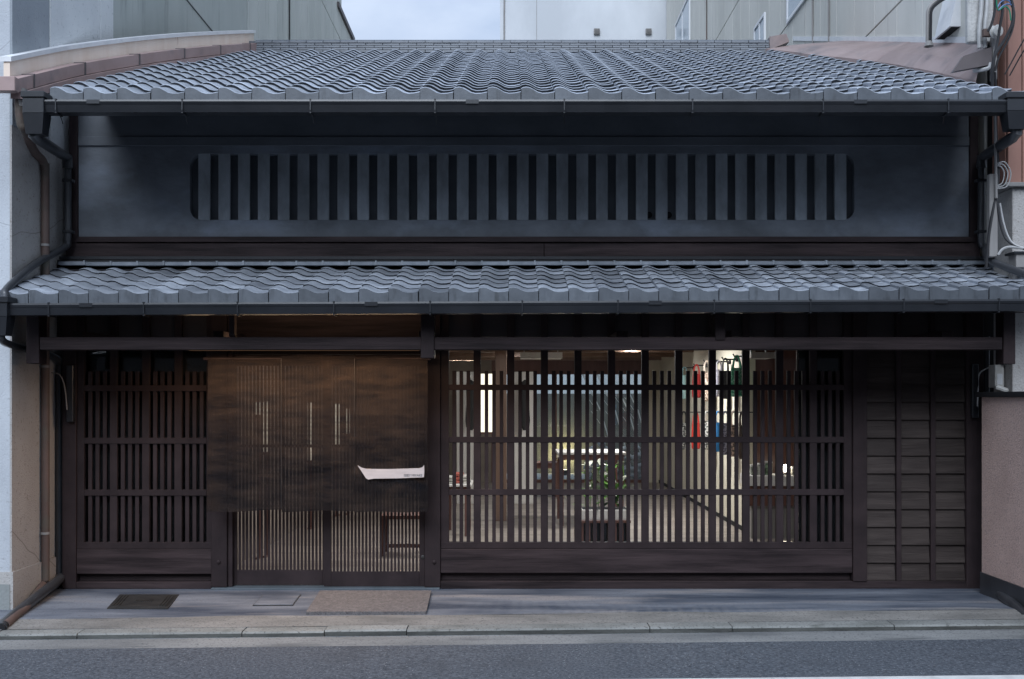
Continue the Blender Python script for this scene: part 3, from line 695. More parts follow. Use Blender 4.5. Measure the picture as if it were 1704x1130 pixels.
pipe('downpipe', [(px_l,9.03,fz(262,9.03)),(px_l,9.03,fz(340,9.03)),(px_l,9.03,fz(398,9.03)),(px_l-.02,9.0,fz(412,9.0)),(-4.02,8.55,fz(440,8.55)),(-4.0,8.05,fz(480,8.05)),(-3.98,7.98,fz(492,7.98)),(-3.97,7.95,fz(502,7.95))], .031, 'pipe', smooth=4)
pipe('downpipe', [(fx(3,7.92),7.92,fz(545,7.92)),(fx(3,7.93),7.93,fz(565,7.93)),(fx(22,8.2),8.2,fz(575,8.2)),(-4.02,8.7,fz(588,8.7)),(fx(98,9.0),9.0,fz(602,9.0)),(fx(98,9.02),9.02,fz(640,9.02)),(fx(98,9.02),9.02,fz(940,9.02)),(fx(99,9.02),9.0,.13)], .030, 'pipe')
gl_ = pipe('drain_pipe', [(fx(101,9.02),9.03,.10),(fx(96,8.9),8.88,.085),(fx(60,8.4),8.36,.03),(fx(26,7.95),7.80,-.035),(fx(17,7.8),7.66,-.05)], .043, 'pipe')
g = MB(); e0 = Vector((fx(17,7.8),7.66,-.05)); g.tube([e0+Vector((.003,.03,.002)), e0+Vector((-.001,-.003,0))], .036, 12); g.build('pipe_mouth', M['black'], TH)
pxr = fx(1634, 9.02)
pipe('downpipe', [(fx(1692,7.95),7.95,fz(206,7.95)),(fx(1692,7.95),7.95,fz(222,7.95)),(fx(1690,7.97)-.01,8.0,fz(229,8.0)),(pxr+.005,8.92,fz(256,8.92)),(pxr,9.02,fz(262,9.02)),(pxr,9.03,fz(280,9.03))], .045, 'pipe', smooth=1)
pipe('downpipe', [(pxr,9.03,fz(260,9.03)),(pxr,9.03,fz(340,9.03)),(pxr,9.03,fz(402,9.03)),(pxr+.02,9.0,fz(413,9.0)),(4.03,8.55,fz(433,8.55)),(4.13,8.05,fz(462,8.05))], .031, 'pipe', smooth=4)
pipe('downpipe', [(fx(1642,9.02),9.03,fz(560,9.02)),(fx(1642,9.02),9.03,fz(700,9.02)),(fx(1642,9.02),9.03,fz(940,9.02)),(fx(1641,9.02),9.02,.13)], .030, 'pipe')
pipe('drain_pipe', [(fx(1641,9.02),9.03,.125),(fx(1641,9.02)-.03,8.85,.11),(4.06,8.45,.075),(3.965,7.95,.03),(3.93,7.75,.01)], .045, 'pipe')
for px in (112, 1634):
    for py in (300, 385): MB().box(fx(px-8,9.0), fx(px+8,9.0), 8.992, 9.06, fz(py+2,9), fz(py-2,9)).build('pipe_clip', M['metal'], TH)

# --- flashings along the two verges of the main roof
zroof = lambda y: fz(160, EAVE_Y) + P1*(y-EAVE_Y)
def verge(x_y): return x_y
vy = [7.92, 8.6, 9.4, 10.2, 11.0, 11.8, 12.5, 13.02]
def vx(y): return -3.93 if y < 9 else -3.93 + .60*((y-9)/4.02)**1.0
def vz(y): return zroof(y) + .09 + .05*math.sin((y-7.9)/5.1*math.pi)
def strip(ylist, xf, z0f, z1f, d, name, m, parent=TH):
    g = MB()
    for y in ylist: g.v += [(xf(y), y, z0f(y)), (xf(y), y, z1f(y)), (xf(y)-d, y, z1f(y)), (xf(y)-d, y, z0f(y))]
    for i in range(len(ylist)-1):
        for k in range(4): a = 4*i+k; b = 4*i+(k+1)%4; g.f.append((a, a+4, b+4, b)[::-1])
    g.f += [(0,1,2,3),(4*len(ylist)-1,4*len(ylist)-2,4*len(ylist)-3,4*len(ylist)-4)]
    return g.build(name, M[m], parent)
def seg(a, b, n=3): return [a+(b-a)*k/n for k in range(n+1)]
brk = [7.95, 8.22, 9.15, 10.1, 11.05, 11.95, 12.8, 13.05]
for a, b in zip(brk, brk[1:]):
    strip(seg(a+.006, b-.006), lambda y: vx(y)+.06, lambda y: vz(y)-.055, lambda y: vz(y)+.05, .10, 'verge_flashing', 'flash_brown')
    strip([b-.012, b+.012], lambda y: vx(y)+.065, lambda y: vz(y)-.06, lambda y: vz(y)+.056, .10, 'flashing_seam', 'flash_dark')
strip(seg(8.0,13.0,10), lambda y: vx(y)+.08, lambda y: zroof(y)-.02, lambda y: vz(y)-.062, .10, 'verge_board', 'flash_brown')
strip(seg(8.05,13.2,10), lambda y: vx(y)-.05, lambda y: vz(y)+.02, lambda y: vz(y)+.175, .05, 'cream_flashing', 'cream')
strip(seg(8.04,13.22,10), lambda y: vx(y)-.035, lambda y: vz(y)+.176, lambda y: vz(y)+.215, .09, 'white_capping', 'white_metal')
MB().bbox(vx(8)-.12, vx(8)+.062, 7.90, 7.97, vz(7.95)-.06, vz(7.95)+.055, .005).build('verge_end', M['flash_brown'], TH)
# right: wide sheet between tiles and the neighbouring wall
WR = 4.25
def sx(y): return 3.99 if y < 10.6 else 3.99 - .70*((y-10.6)/2.4)
ysr = [8.62, 9.3, 10.0, 10.8, 11.5, 12.2, 13.0]
zwall = lambda y: 4.70 + (7.20-4.70)*(y-8.62)/(15.64-8.62)
def wx(y): return min(WR, 4.04 + (WR-4.04)*max(0, y-8.62)/.68)
for a, b in zip(ysr, ysr[1:]):
    g = MB(); ss = seg(a+.003, b+.01 if b < 13 else b, 2)
    for y in ss:
        h0 = zroof(y)+.065; xi = sx(y)-.05
        g.v += [(xi, y, h0-.05), (xi, y, h0+.004*(ysr.index(a)%2)), (xi+(wx(y)-xi)*.35, y, h0+(zwall(y)-h0)*.5), (wx(y)-.001, y, zwall(y)+.003*(ysr.index(a)%2))]
    for i in range(len(ss)-1):
        for k in range(3): p = 4*i+k; g.f.append((p, p+4, p+5, p+1)[::-1])
    g.build('valley_sheet', M['flash_valley'], TH)
y = 8.60
g = MB(); pl = [(fx(1583,y), fz(121,y)), (fx(1601,y), fz(95,y)), (fx(1648,y), fz(80,y)), (fx(1648,y), fz(109,y))]
g.prism(pl, y-.03, y+.02, 'Y'); g.build('sheet_end', M['flash_dark'], TH)
g = MB(); xa_, xb_ = fx(1281,RY), fx(1313,RY); g.prism([(xa_,fz(83,RY)),(xa_-.01,fz(62,RY)),(xb_-.04,fz(57,RY)),(xb_,fz(70,RY))], RY-.02, RY+.45,'Y'); g.build('ridge_end', M['flash_valley'], TH)
g = MB(); g.box(fx(410,RY), fx(430,RY), RY+.05, RY+.4, fz(84,RY), fz(66,RY)); g.build('ridge_end', M['ridge'], TH)

# ------------------------------------------------------------------ shop interior (parts of the townhouse)
FLZ = .02
ref = None; nb = 0; y = 9.13
while y < 20:
    if ref is None: ref = MB().bbox(-2.75, 3.75, y+.002, y+.178, -.03, FLZ, .002).build('floor_board', M['floor'], TH)
    else: dup(ref, (WLOC[ref.name].x, y+.09, WLOC[ref.name].z + rng.gauss(0,.0005)), TH)
    y += .18
BWX = 2.9
MB().box(BWX, BWX+.12, 12.6, 20, FLZ, 2.62).build('interior_wall', M['cream_wall'], TH)
MB().box(BWX-.012, BWX, 12.6, 20, FLZ, FLZ+.055).build('skirting', M['black'], TH)
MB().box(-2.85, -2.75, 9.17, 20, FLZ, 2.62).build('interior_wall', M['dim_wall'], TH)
MB().box(BWX+.12, 3.74, 12.62, 12.70, FLZ, 2.62).build('interior_wall', M['red_wood'], TH)
MB().box(-3.8, 3.74, 9.12, 20.1, 2.62, 2.70).build('ceiling', M['ceiling'], TH)
for yy in (10.5, 12.4, 14.3, 16.2, 18.1, 19.7):
    MB().box(-2.75, BWX, yy, yy+.12, 2.42, 2.62).build('ceiling_beam', M['post_wood'], TH)
# back wall with the garden window
bw0, bw1, bwt = fx(818,20), fx(1072,20), fz(623,20)
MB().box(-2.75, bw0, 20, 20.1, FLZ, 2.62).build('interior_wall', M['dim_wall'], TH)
MB().box(bw1, 3.74, 20, 20.1, FLZ, 2.62).build('interior_wall', M['cream_wall'], TH)
MB().box(bw0, bw1, 20.0, 20.1, bwt, 2.62).build('interior_wall', M['red_wood'], TH)
gw = MB(); gw.box(bw0, bw0+.05, 19.98, 20.06, FLZ+.06, bwt); gw.box(bw1-.05, bw1, 19.98, 20.06, FLZ+.06, bwt); gw.box(bw0+.001, bw1-.001, 19.975, 20.07, FLZ, FLZ+.06)
gw.box(fx(924,20)-.03, fx(924,20)+.03, 19.98, 20.06, FLZ+.061, bwt-.001)
gw = gw.build('garden_window', M['red_wood'], TH)
MB().box(bw0+.05, bw1-.05, 20.015, 20.022, FLZ+.06, bwt).build('pane', M['glass'], gw)
cy = 13.75
MB().bbox(fx(824,cy), fx(843,cy), cy, cy+.15, FLZ, 2.42, .005).build('interior_post', M['post_wood'], TH)
MB().bbox(fx(760,16), fx(790,16), 16.0, 16.06, FLZ, 2.1, .004).build('interior_screen', M['white_int'], TH)
MB().bbox(fx(856,16), fx(888,16), 16.0, 16.06, FLZ, 2.1, .004).build('interior_screen', M['white_int'], TH)

def light_area(name, loc, power, size, color=(1,.88,.76), rot=(0,0,0), sy=None):
    l = bpy.data.lights.new(name, 'AREA'); l.energy = power; l.color = color; l.size = size
    if sy: l.shape = 'RECTANGLE'; l.size_y = sy
    o = bpy.data.objects.new(name, l); col.objects.link(o); o.location = loc; o.rotation_euler = rot; return o
M['lamp_on'] = emis('lit_lamp_face', (1,.86,.66), 12)
M['bulb'] = emis('lit_globe', (1,.80,.55), 9)
M['panel_glow'] = emis('glowing_panel_face', (1,.82,.58), .9)
# ceiling lamps
for i, (x, y, p, lab) in enumerate([(1.9,13.6,44,'round lit ceiling lamp nearest the wall of hanging bags'), (1.9,16.2,11,'round lit ceiling lamp towards the garden window and bag wall'),
        (.1,11.6,14,'round lit ceiling lamp just behind the lattice window'), (-1.6,11.4,14,'round lit ceiling lamp behind the cloth curtain and doors'), (0.2,17.6,8,'round lit ceiling lamp over the inner room before the garden'), (-1.6,15.8,5,'round lit ceiling lamp over the far end behind the doors')]):
    lp = empty('ceiling_lamp', (x,y,2.62), lab, 'ceiling lamp', 'round ceiling lamps in the shop')
    MB().lathe((x,y,2.52), [(.0,.10),(.085,.10),(.085,.0),(.07,0),(.07,.02)], 16).build('lamp_housing', M['white_metal'], lp)
    MB().lathe((x,y,2.535), [(.0,.0),(.069,.0)], 16).build('lamp_lens', M['lamp_on'], lp)
    light_area('lamp_or_fill_light', (x,y,2.51), p, .14)
# linear lamp above the curtain, under the pent roof
a, b = fx(312,8.4), fx(702,8.4)
el = empty('linear_lamp', ((a+b)/2,8.4,2.06), 'slim warm strip lamp fixed behind the eaves beam above the curtain', 'lamp')
MB().box(a, b, 8.36, 8.40, fz(583,8.36)+.004, fz(583,8.36)+.03).build('lamp_body', M['red_wood'], el)
MB().box(a+.02, b-.02, 8.364, 8.396, fz(583,8.36)-.001, fz(583,8.36)+.003).build('lamp_strip', emis('warm_strip', (1,.50,.22), .10), el)
light_area('lamp_or_fill_light', ((a+b)/2, 8.42, 2.06), 17, b-a, (1,.60,.32), (R(2),0,0), .03)
light_area('lamp_or_fill_light', ((a+b)/2+.25, 8.34, 2.05), 4, b-a+.4, (1,.66,.40), (R(6),0,0), .03)
light_area('lamp_or_fill_light', ((a+b)/2, 8.42, 2.13), 3, b-a, (1,.62,.32), (R(180),0,0), .03)

# ------------------------------------------------------------------ things in the shop
def shop_table(x0, x1, y0, y1, h, label, top='white_int', leg='red_wood', name='display_table'):
    t = empty(name, ((x0+x1)/2,(y0+y1)/2,FLZ), label, 'table')
    MB().bbox(x0, x1, y0, y1, h-.03, h, .004).build('table_top', M[top], t)
    MB().box(x0+.03, x1-.03, y0+.03, y1-.03, h-.10, h-.031).build('apron', M[leg], t)
    for lx in (x0+.03, x1-.08):
        for ly in (y0+.03, y1-.08): MB().box(lx, lx+.05, ly, ly+.05, FLZ, h-.101).build('leg', M[leg], t)
    return t
ty = 13.2
tx0, tx1 = fx(928,ty), fx(1042,ty)
shop_table(tx0, tx1, ty, ty+.9, fz(753,ty), 'white topped display table with dark red wood legs behind the plant')
st = shop_table(fx(880,17), fx(930,17), 17.0, 17.5, fz(770,17), 'low dark bench table carrying the globe lamp', 'red_wood')
# left table with folded clothes
ty = 12.2; q = shop_table(fx(735,ty), fx(784,ty), ty, ty+.7, fz(806,ty), 'pale display table with folded clothes behind the lattice', 'white_int')
zt = fz(806,ty)
for i, (cx_, h_, c_, nm) in enumerate([(752,.09,(.55,.54,.5),'off white'),(764,.13,(.45,.12,.09),'red'),(776,.10,(.62,.60,.56),'cream'),(758,.06,(.12,.12,.13),'black')]):
    if i == 3: cx_, yy, = 770, ty+.42
    else: yy = ty+.08
    X = fx(cx_, yy); m_ = mat('cloth_'+nm.replace(' ','_'), c_, tuple(v*.7 for v in c_), 30, rough=.9)
    f_ = empty('folded_clothes', (X,yy,zt), nm+' pile of folded clothes on the pale display table', 'clothes', 'folded clothes on the pale table')
    for k in range(3): MB().bbox(X-.045-.003*k, X+.045, yy-.004*k, yy+.24, zt+.001+h_/3*k, zt+h_/3*(k+1)-.003, .008).build('garment', m_, f_)
# hanging coats
for i, (pa, pb, lab) in enumerate(((775,790,'dark coat hanging on the pale screen nearest the doors'),(867,881,'dark coat hanging on the pale screen right of the wooden post'))):
    Y = 15.85; a, b = fx(pa,Y), fx(pb,Y); c = (a+b)/2; zt_, zb_ = fz(632,Y), fz(716,Y); hw = (b-a)/2
    ct = empty('hanging_coat', (c,Y,zb_), lab, 'coat', 'dark coats hanging on the screens')
    g = MB(); sec = []
    for t, wv in ((0,.25),(.04,.85),(.10,1.0),(.5,.95),(.8,1.15),(.93,1.0),(1,.55)):
        z = zt_+(zb_-zt_)*t; sec.append([(c+hw*wv*math.cos(2*math.pi*k/12)*(1+.06*math.sin(5*k)), Y+.05*math.sin(2*math.pi*k/12), z) for k in range(12)])
    g.add([p for s in sec for p in s], [(i_*12+k, i_*12+(k+1)%12, (i_+1)*12+(k+1)%12, (i_+1)*12+k) for i_ in range(len(sec)-1) for k in range(12)] + [tuple(range(12)), tuple(range(83,71,-1))])
    g.smooth = True; g.build('coat_body', mat('dark_wool', (.035,.035,.036), None, rough=.95) if i == 0 else bpy.data.materials['dark_wool'], ct)
    MB().tube([(c,Y,zt_),(c,Y,zt_+.05),(c+.012,Y,zt_+.07),(c+.02,Y+.03,zt_+.05)], .004, 5).build('hanger_hook', M['steel'], ct)
# glowing box standing in for a bright cream screen
Y = 18.6; a, b = fx(798,Y), fx(821,Y); pl_ = empty('glow_panel', ((a+b)/2,Y,FLZ), 'tall glowing cream panel standing in for a bright screen, on a dark stand', 'lamp')
MB().bbox(a, b, Y, Y+.2, fz(719,Y), fz(622,Y), .006).build('glow_face', M['panel_glow'], pl_)
g = MB(); g.box(a-.01, b+.01, Y-.01, Y+.21, fz(722,Y), fz(719,Y)-.001)
for lx in (a, b-.02): g.box(lx, lx+.02, Y, Y+.02, FLZ, fz(722,Y)-.001); g.box(lx, lx+.02, Y+.18, Y+.2, FLZ, fz(722,Y)-.001)
g.build('stand', M['red_wood'], pl_)
for pa, pb, pt, pbm, Y, lab in ((425,431,669,690,10.5,'short slim glowing strip added for a streak through the left curtain panel'),(438,444,668,752,10.62,'tall slim glowing strip added for a streak through the left curtain panel'),(512,518,670,766,12.9,'tall slim glowing strip added for a streak through the middle of the curtain'),(555,563,672,742,14.3,'slim glowing strip added for a streak beside the third curtain panel'),(576,580,680,722,14.5,'thin short glowing strip added for a streak just beside the third curtain panel')):  # glowing strips added to make the bright streaks through the cloth
    a, b = fx(pa,Y), fx(pb,Y); pl_ = empty('glow_panel', ((a+b)/2,Y,FLZ), lab, 'lamp')
    MB().bbox(a, b, Y, Y+.12, fz(pbm,Y), fz(pt,Y), .006).build('glow_face', M['panel_glow'], pl_)
    g = MB(); g.box(a-.01, b+.01, Y-.01, Y+.13, fz(pbm,Y)-.03, fz(pbm,Y)-.001); g.box((a+b)/2-.015, (a+b)/2+.015, Y+.045, Y+.075, FLZ+.02, fz(pbm,Y)-.031); g.box(a, b, Y-.02, Y+.14, FLZ, FLZ+.02)
    g.build('stand', M['red_wood'], pl_)
# globe lamps
def globe(px, py, Y, r, base_z, label):
    c = (fx(px,Y), Y, fz(py,Y)); lp = empty('globe_lamp', (c[0],Y,base_z), label, 'lamp', 'glowing globe lamps in the shop')
    n = 8; MB().lathe(c, [(max(.0005, r*math.sin(math.pi*k/n)), -r*math.cos(math.pi*k/n)) for k in range(n+1)], 16).build('globe', M['bulb'], lp)
    MB().lathe((c[0],Y,base_z), [(.0,.0),(.06,0),(.06,.015),(.012,.02),(.012,c[2]-r-base_z+.004)], 12).build('base', M['red_wood'], lp)
globe(885, 762, 17.25, .075, fz(770,17), 'glowing globe lamp standing on the low dark bench table')
globe(1307, 779, 12.2, .045, fz(790,12), 'small glowing globe lamp on the shop counter')
# counter in the small room
Y = 12.0
ctr = empty('shop_counter', (fx(1292,Y),Y+.2,FLZ), 'pale fronted shop counter with dark base beside the bag wall', 'counter')
MB().bbox(fx(1246,Y), fx(1345,Y), Y, Y+.45, fz(809,Y), fz(792,Y), .004).build('counter_top', M['white_int'], ctr)
MB().box(fx(1248,Y), fx(1343,Y), Y+.02, Y+.43, fz(842,Y), fz(809,Y)-.001).build('counter_body', M['red_wood'], ctr)
MB().box(fx(1252,Y), fx(1339,Y), Y+.05, Y+.40, FLZ, fz(842,Y)-.001).build('counter_base', M['conduit'], ctr)
for i,(px,h_,c_) in enumerate(((1254,.12,(.5,.52,.45)),(1266,.14,(.6,.6,.55)),(1278,.16,(.3,.42,.28)),(1322,.10,(.62,.6,.55)))):
    X = fx(px,Y+.2); zc_ = fz(792,Y); bt = empty('display_box', (X,Y+.2,zc_), ['greenish box at the wall end of the shop counter','pale box second from the wall end on the shop counter','green printed box in the middle of the shop counter','cream box beside the globe lamp on the shop counter'][i], 'box', 'boxes on the shop counter')
    m_ = mat('printed_box', c_, tuple(v*.35 for v in c_), 22, rough=.7, contrast=(.42,.55))
    MB().bbox(X-.04, X+.04, Y+.15, Y+.25, zc_+.001, zc_+h_-.02, .003).build('box_body', m_, bt); MB().bbox(X-.042, X+.042, Y+.148, Y+.252, zc_+h_-.02, zc_+h_, .002).build('lid', M['white_int'], bt)
# shelf unit hanging high in the small room, and the slatted ceiling unit
for (pa, pb, Y, lab) in ((866,936,15.4,'slatted pale air vent unit in the ceiling left of the middle beam'),(1250,1292,12.1,'slatted pale air vent unit over the shop counter')):
    a, b = fx(pa,Y), fx(pb,Y); z1_ = fz(586,Y); z0_ = fz(597,Y)
    u = empty('ceiling_vent', ((a+b)/2,Y+.3,z1_), lab, 'air vent', 'slatted air vents')
    MB().box(a, b, Y+.02, Y+.6, z0_+.012, z1_).build('vent_body', M['white_int'], u)
    for k in range(4): zq = z0_+.004+(z1_-z0_)*k/4; MB().box(a, b, Y, Y+.018, zq, zq+.010).build('vent_slat', M['white_int'], u)
    MB().box(a+.05, a+.07, Y+.25, Y+.27, z1_, 2.62).build('hanger', M['steel'], u); MB().box(b-.07, b-.05, Y+.25, Y+.27, z1_, 2.62).build('hanger', M['steel'], u)
# bags on the cream wall
def bag(px, top, bot, wpx, c, label, row, spots=None, strap=None):
    X = BWX-.16; Y = F*X/(px-CX); s = Y/F
    zt_ = fz(top,Y); zb_ = fz(bot,Y); hw = max(.05, wpx*s*.5); hook = fz(row,Y)
    b_ = empty('hanging_bag', (X,Y,zb_), label, 'bag', 'bags hanging on the cream wall')
    m_ = mat('bag_cloth', c, spots or tuple(v*.8 for v in c), 40 if spots else 12, rough=.7, contrast=(.47,.53) if spots else (.3,.7))
    g = MB(); n = 12; sec = []
    for t, wv, dp in ((0,.80,.25),(.06,.86,.5),(.35,.95,1.),(.75,1.05,1.2),(.95,.95,1.),(1,.8,.5)):
        z = zt_+(zb_-zt_)*t; sec.append([(X+hw*wv*math.cos(2*math.pi*k/n), Y+.045*dp*math.sin(2*math.pi*k/n)+.006*math.sin(3*k+t*7), z) for k in range(n)])
    g.add([p for s_ in sec for p in s_], [(i*n+k, i*n+(k+1)%n, (i+1)*n+(k+1)%n, (i+1)*n+k)[::-1] for i in range(len(sec)-1) for k in range(n)] + [tuple(range(n)), tuple(range(len(sec)*n-1,(len(sec)-1)*n-1,-1))])
    g.smooth = True; g.build('bag_body', m_, b_)
    m2 = mat('bag_strap', strap or c, None, rough=.7)
    for dy in (-.03,.03):
        MB().tube(catmull([(X-hw*.62,Y+dy,zt_-.01),(X-.03,Y+dy*.5,zt_+(hook-zt_)*.7),(X,Y+dy*.4,hook+.012),(X+.03,Y+dy*.5,zt_+(hook-zt_)*.7),(X+hw*.62,Y+dy,zt_-.01)],4), .009, 5).build('strap', m2, b_)
    return X, Y, hook
def hook_at(X, Y, z, lab):
    h = empty('wall_hook', (BWX,Y,z), lab, 'hook', 'hooks on the cream bag wall')
    MB().tube([(BWX,Y,z),(X-.03,Y,z),(X-.045,Y,z+.03)], .011, 6).build('hook_arm', M['cable'], h)
    MB().lathe((BWX-.004,Y,z-.03), [(0,.06),(.028,.06),(.028,0),(0,0)], 8).build('wall_plate', M['cable'], h)
ups = [(1139,624,664,9,(.45,.68,.70),612,'pale cyan bag, first of the upper row from the garden end',None,(.30,.50,.55)),
       (1159,622,662,15,(.42,.03,.03),608,'dark red bag in the upper row of the bag wall',None,(.55,.05,.04)),
       (1176,619,668,13,(.66,.56,.48),602,'cream and brown bag in the upper row of the bag wall',(.25,.17,.13),None),
       (1196,615,660,13,(.46,.44,.52),602,'lavender grey printed bag in the upper row of the bag wall',(.30,.29,.36),None),
       (1207,617,664,14,(.025,.025,.032),598,'black bag with long straps in the upper row of the bag wall',None,None),
       (1226,612,660,22,(.05,.30,.17),593,'green printed bag, nearest the lattice in the upper row',(.28,.55,.42),(.04,.26,.15))]
for px, t, b, wp, c, row, lab, sp, stp in ups:
    X, Y, hk = bag(px, t, b, wp, c, lab, row, sp, stp); hook_at(X, Y, hk, 'black wall hook holding the ' + lab.split(',')[0].split(' in the')[0])
lows = [(1138,704,748,10,(.05,.05,.05),'black and white spotted bag on the lower rail at the garden end',(.45,.45,.44)),
        (1158,703,747,15,(.62,.05,.035),'bright red bag on the lower rail of the bag wall',None),
        (1176,700,748,12,(.55,.54,.52),'white and black speckled bag on the lower rail',(.06,.06,.06)),
        (1195,703,752,11,(.03,.17,.42),'bright blue bag on the lower rail of the bag wall',None),
        (1207,704,757,11,(.06,.06,.10),'navy patterned bag on the lower rail',(.28,.28,.38)),
        (1221,707,760,12,(.55,.40,.33),'pinkish brown speckled bag on the lower rail',(.10,.08,.07)),
        (1236,708,764,13,(.045,.028,.02),'dark brown bag on the lower rail nearest the lattice',None)]
for px, t, b, wp, c, lab, sp in lows: bag(px, t, b, wp, c, lab, 686, sp)
ry0, ry1 = F*(BWX-.16)/(1244-CX), F*(BWX-.16)/(1134-CX)
rl = empty('bag_rail', (BWX-.16,(ry0+ry1)/2,fz(686,ry0)), 'thin black rail carrying the lower row of bags', 'rail')
MB().tube([(BWX-.16,ry0,fz(686,ry0)),(BWX-.16,ry1,fz(686,ry1))], .010, 6).build('bar', M['cable'], rl)
for t in (.05,.5,.95):
    y = ry0+(ry1-ry0)*t; z = fz(686,ry0)+(fz(686,ry1)-fz(686,ry0))*t; MB().tube([(BWX,y,z),(BWX-.16,y,z)], .008, 6).build('support', M['cable'], rl)
# planter with leaves
light_area('lamp_or_fill_light', (.95, 10.4, 2.5), 26, .1)  # fill light without a fixture, added to brighten the leaves
Y = 10.9
a, b = fx(966,Y), fx(1050,Y); pz = fz(866,Y)
pln = empty('plant_stand', ((a+b)/2,Y+.2,FLZ), 'dark wooden slatted plinth behind the middle of the lattice', 'plinth')
MB().bbox(a, b, Y, Y+.40, pz-.03, pz, .003).build('plinth_top', M['red_wood'], pln)
for k in range(8): X = a+.01+(b-a-.045)*k/7; MB().box(X, X+.025, Y+.01, Y+.035, FLZ, pz-.031).build('slat', M['red_wood'], pln)
MB().box(a+.02, b-.02, Y+.05, Y+.38, FLZ, pz-.031).build('core', M['black'], pln)
bx = empty('planter', ((a+b)/2,Y+.2,pz), 'white planter box with green and white leaved plants on the wooden plinth', 'planter')
MB().bbox(a+.01, b-.01, Y+.03, Y+.36, pz+.001, fz(849,Y), .004).build('planter_box', M['white_int'], bx)
MB().box(a+.03, b-.03, Y+.05, Y+.34, fz(849,Y)-.01, fz(849,Y)+.003).build('soil', M['black'], bx)
def leaf(base, d, ln, wd):
    d = d.normalized(); side = d.cross(Vector((0,0,1)));
    if side.length < .05: side = Vector((1,0,0))
    side = side.normalized(); pts = []; dn = Vector((0,0,-1))
    for t, wv in ((0,.15),(.35,1),(.7,.8),(1,.02)):
        p = base + d*ln*t + dn*ln*.45*t*t; pts.append((p-side*wd*wv, p+side*wd*wv+Vector((0,0,.004))))
    g = MB(); g.v = [q for pr in pts for q in pr]; g.f = [(0,1,3,2),(2,3,5,4),(4,5,7,6)]; g.smooth = True; return g
zt_ = fz(849,Y)
for k in range(80):
    bx_ = a+.06+(b-a-.12)*rng.random(); by_ = Y+.08+.24*rng.random(); hh = rng.uniform(.0,.52)
    an = rng.uniform(0,2*math.pi); d = Vector((math.cos(an)*.7, math.sin(an)*.7, rng.uniform(.4,1.2)))
    leaf(Vector((bx_,by_,zt_+hh*.9)), d, rng.uniform(.13,.24), rng.uniform(.024,.044)).build('leaf', M['leaf_pale'] if (hh > .26 and rng.random() < .75) else M['leaf'], bx)
for k in range(9):
    bx_ = a+.07+(b-a-.14)*k/8; by_ = Y+.1+.2*rng.random(); MB().tube(catmull([(bx_,by_,zt_),(bx_+rng.uniform(-.03,.03),by_,zt_+.25),(bx_+rng.uniform(-.05,.05),by_+.02,zt_+.5)],3), .004, 4).build('stem', M['leaf'], bx)
# bench seen through the right-hand door
Y = 10.7; a, b = fx(632,Y), fx(712,Y); bn = empty('bench', ((a+b)/2,Y+.2,FLZ), 'dark red wooden bench behind the right sliding door', 'bench')
MB().bbox(a, b, Y, Y+.36, fz(858,Y)-.04, fz(858,Y), .003).build('seat', M['red_wood'], bn)
MB().box(a+.05, b-.05, Y+.02, Y+.05, fz(912,Y), fz(906,Y)).build('stretcher', M['red_wood'], bn)
for lx in (a+.005, b-.05):
    for ly in (Y+.01, Y+.31): MB().box(lx, lx+.045, ly, ly+.04, FLZ, fz(858,Y)-.041).build('leg', M['red_wood'], bn)
# garden behind the shop
tag(MB().box(-3.9, 3.9, 20.12, 23, -.1, -.02).build('garden_ground', M['pebble']), kind='structure')
gw_ = MB().bbox(-3.9, 3.9, 23.0, 23.15, -.1, fz(655,23), .01).build('garden_wall', M['garden_wall']); tag(gw_, 'plain grey wall closing the small garden behind the shop', 'wall')
for k, px in enumerate((1000,1024,1046,1062)):
    Y = 22.3; bs = empty('bamboo_stem', (fx(px,Y),Y,-.02), ['thin leaning bamboo stem nearest the middle of the garden window','second thin leaning bamboo stem in the garden window','third thin leaning bamboo stem in the garden window','thin leaning bamboo stem nearest the edge of the garden window'][k], 'bamboo', 'bamboo stems in the garden')
    MB().tube([(fx(px+30,Y),Y,-.02),(fx(px,Y),Y,1.4),(fx(px-38,Y),Y,2.4)], .014, 6).build('stem', M['cable_white'], bs)
    for j in range(4): z = 1.1+.3*j; X = fx(px-6*j,Y); MB().tube([(X,Y,z),(X-.22,Y-.05,z+.30)], .006, 5).build('branch', M['cable_white'], bs)
Y = 21.6; g = MB()
for k in range(140):
    X = rng.uniform(fx(975,Y), fx(1072,Y)); y = Y+rng.uniform(-.3,.3); r = rng.uniform(.04,.09); z = -.02+rng.uniform(0,.75)*(1-abs(y-Y)/.4)
    n = 5; g.lathe((X,y,z), [(max(.001,r*math.sin(math.pi*q/n)), -r*.8*math.cos(math.pi*q/n)) for q in range(n+1)], 6)
tag(g.build('garden_stones', M['pebble']), 'mound of rough garden stones', kind='stuff')
light_area('garden_light', (fx(940,22.4), 22.6, .35), 16, .1, (1,.70,.28), (R(115),0,0))
gl2 = empty('garden_lamp', (fx(940,22.4),22.55,-.02), 'small garden lamp throwing yellow light up the grey wall', 'lamp')
MB().lathe((fx(940,22.4),22.45,-.02), [(0,0),(.05,0),(.05,.12),(0,.12)], 10).build('lamp_body', M['cable'], gl2)
MB().lathe((fx(940,22.4),22.45,.102), [(0,0),(.04,0)], 10).build('lamp_lens', M['bulb'], gl2)

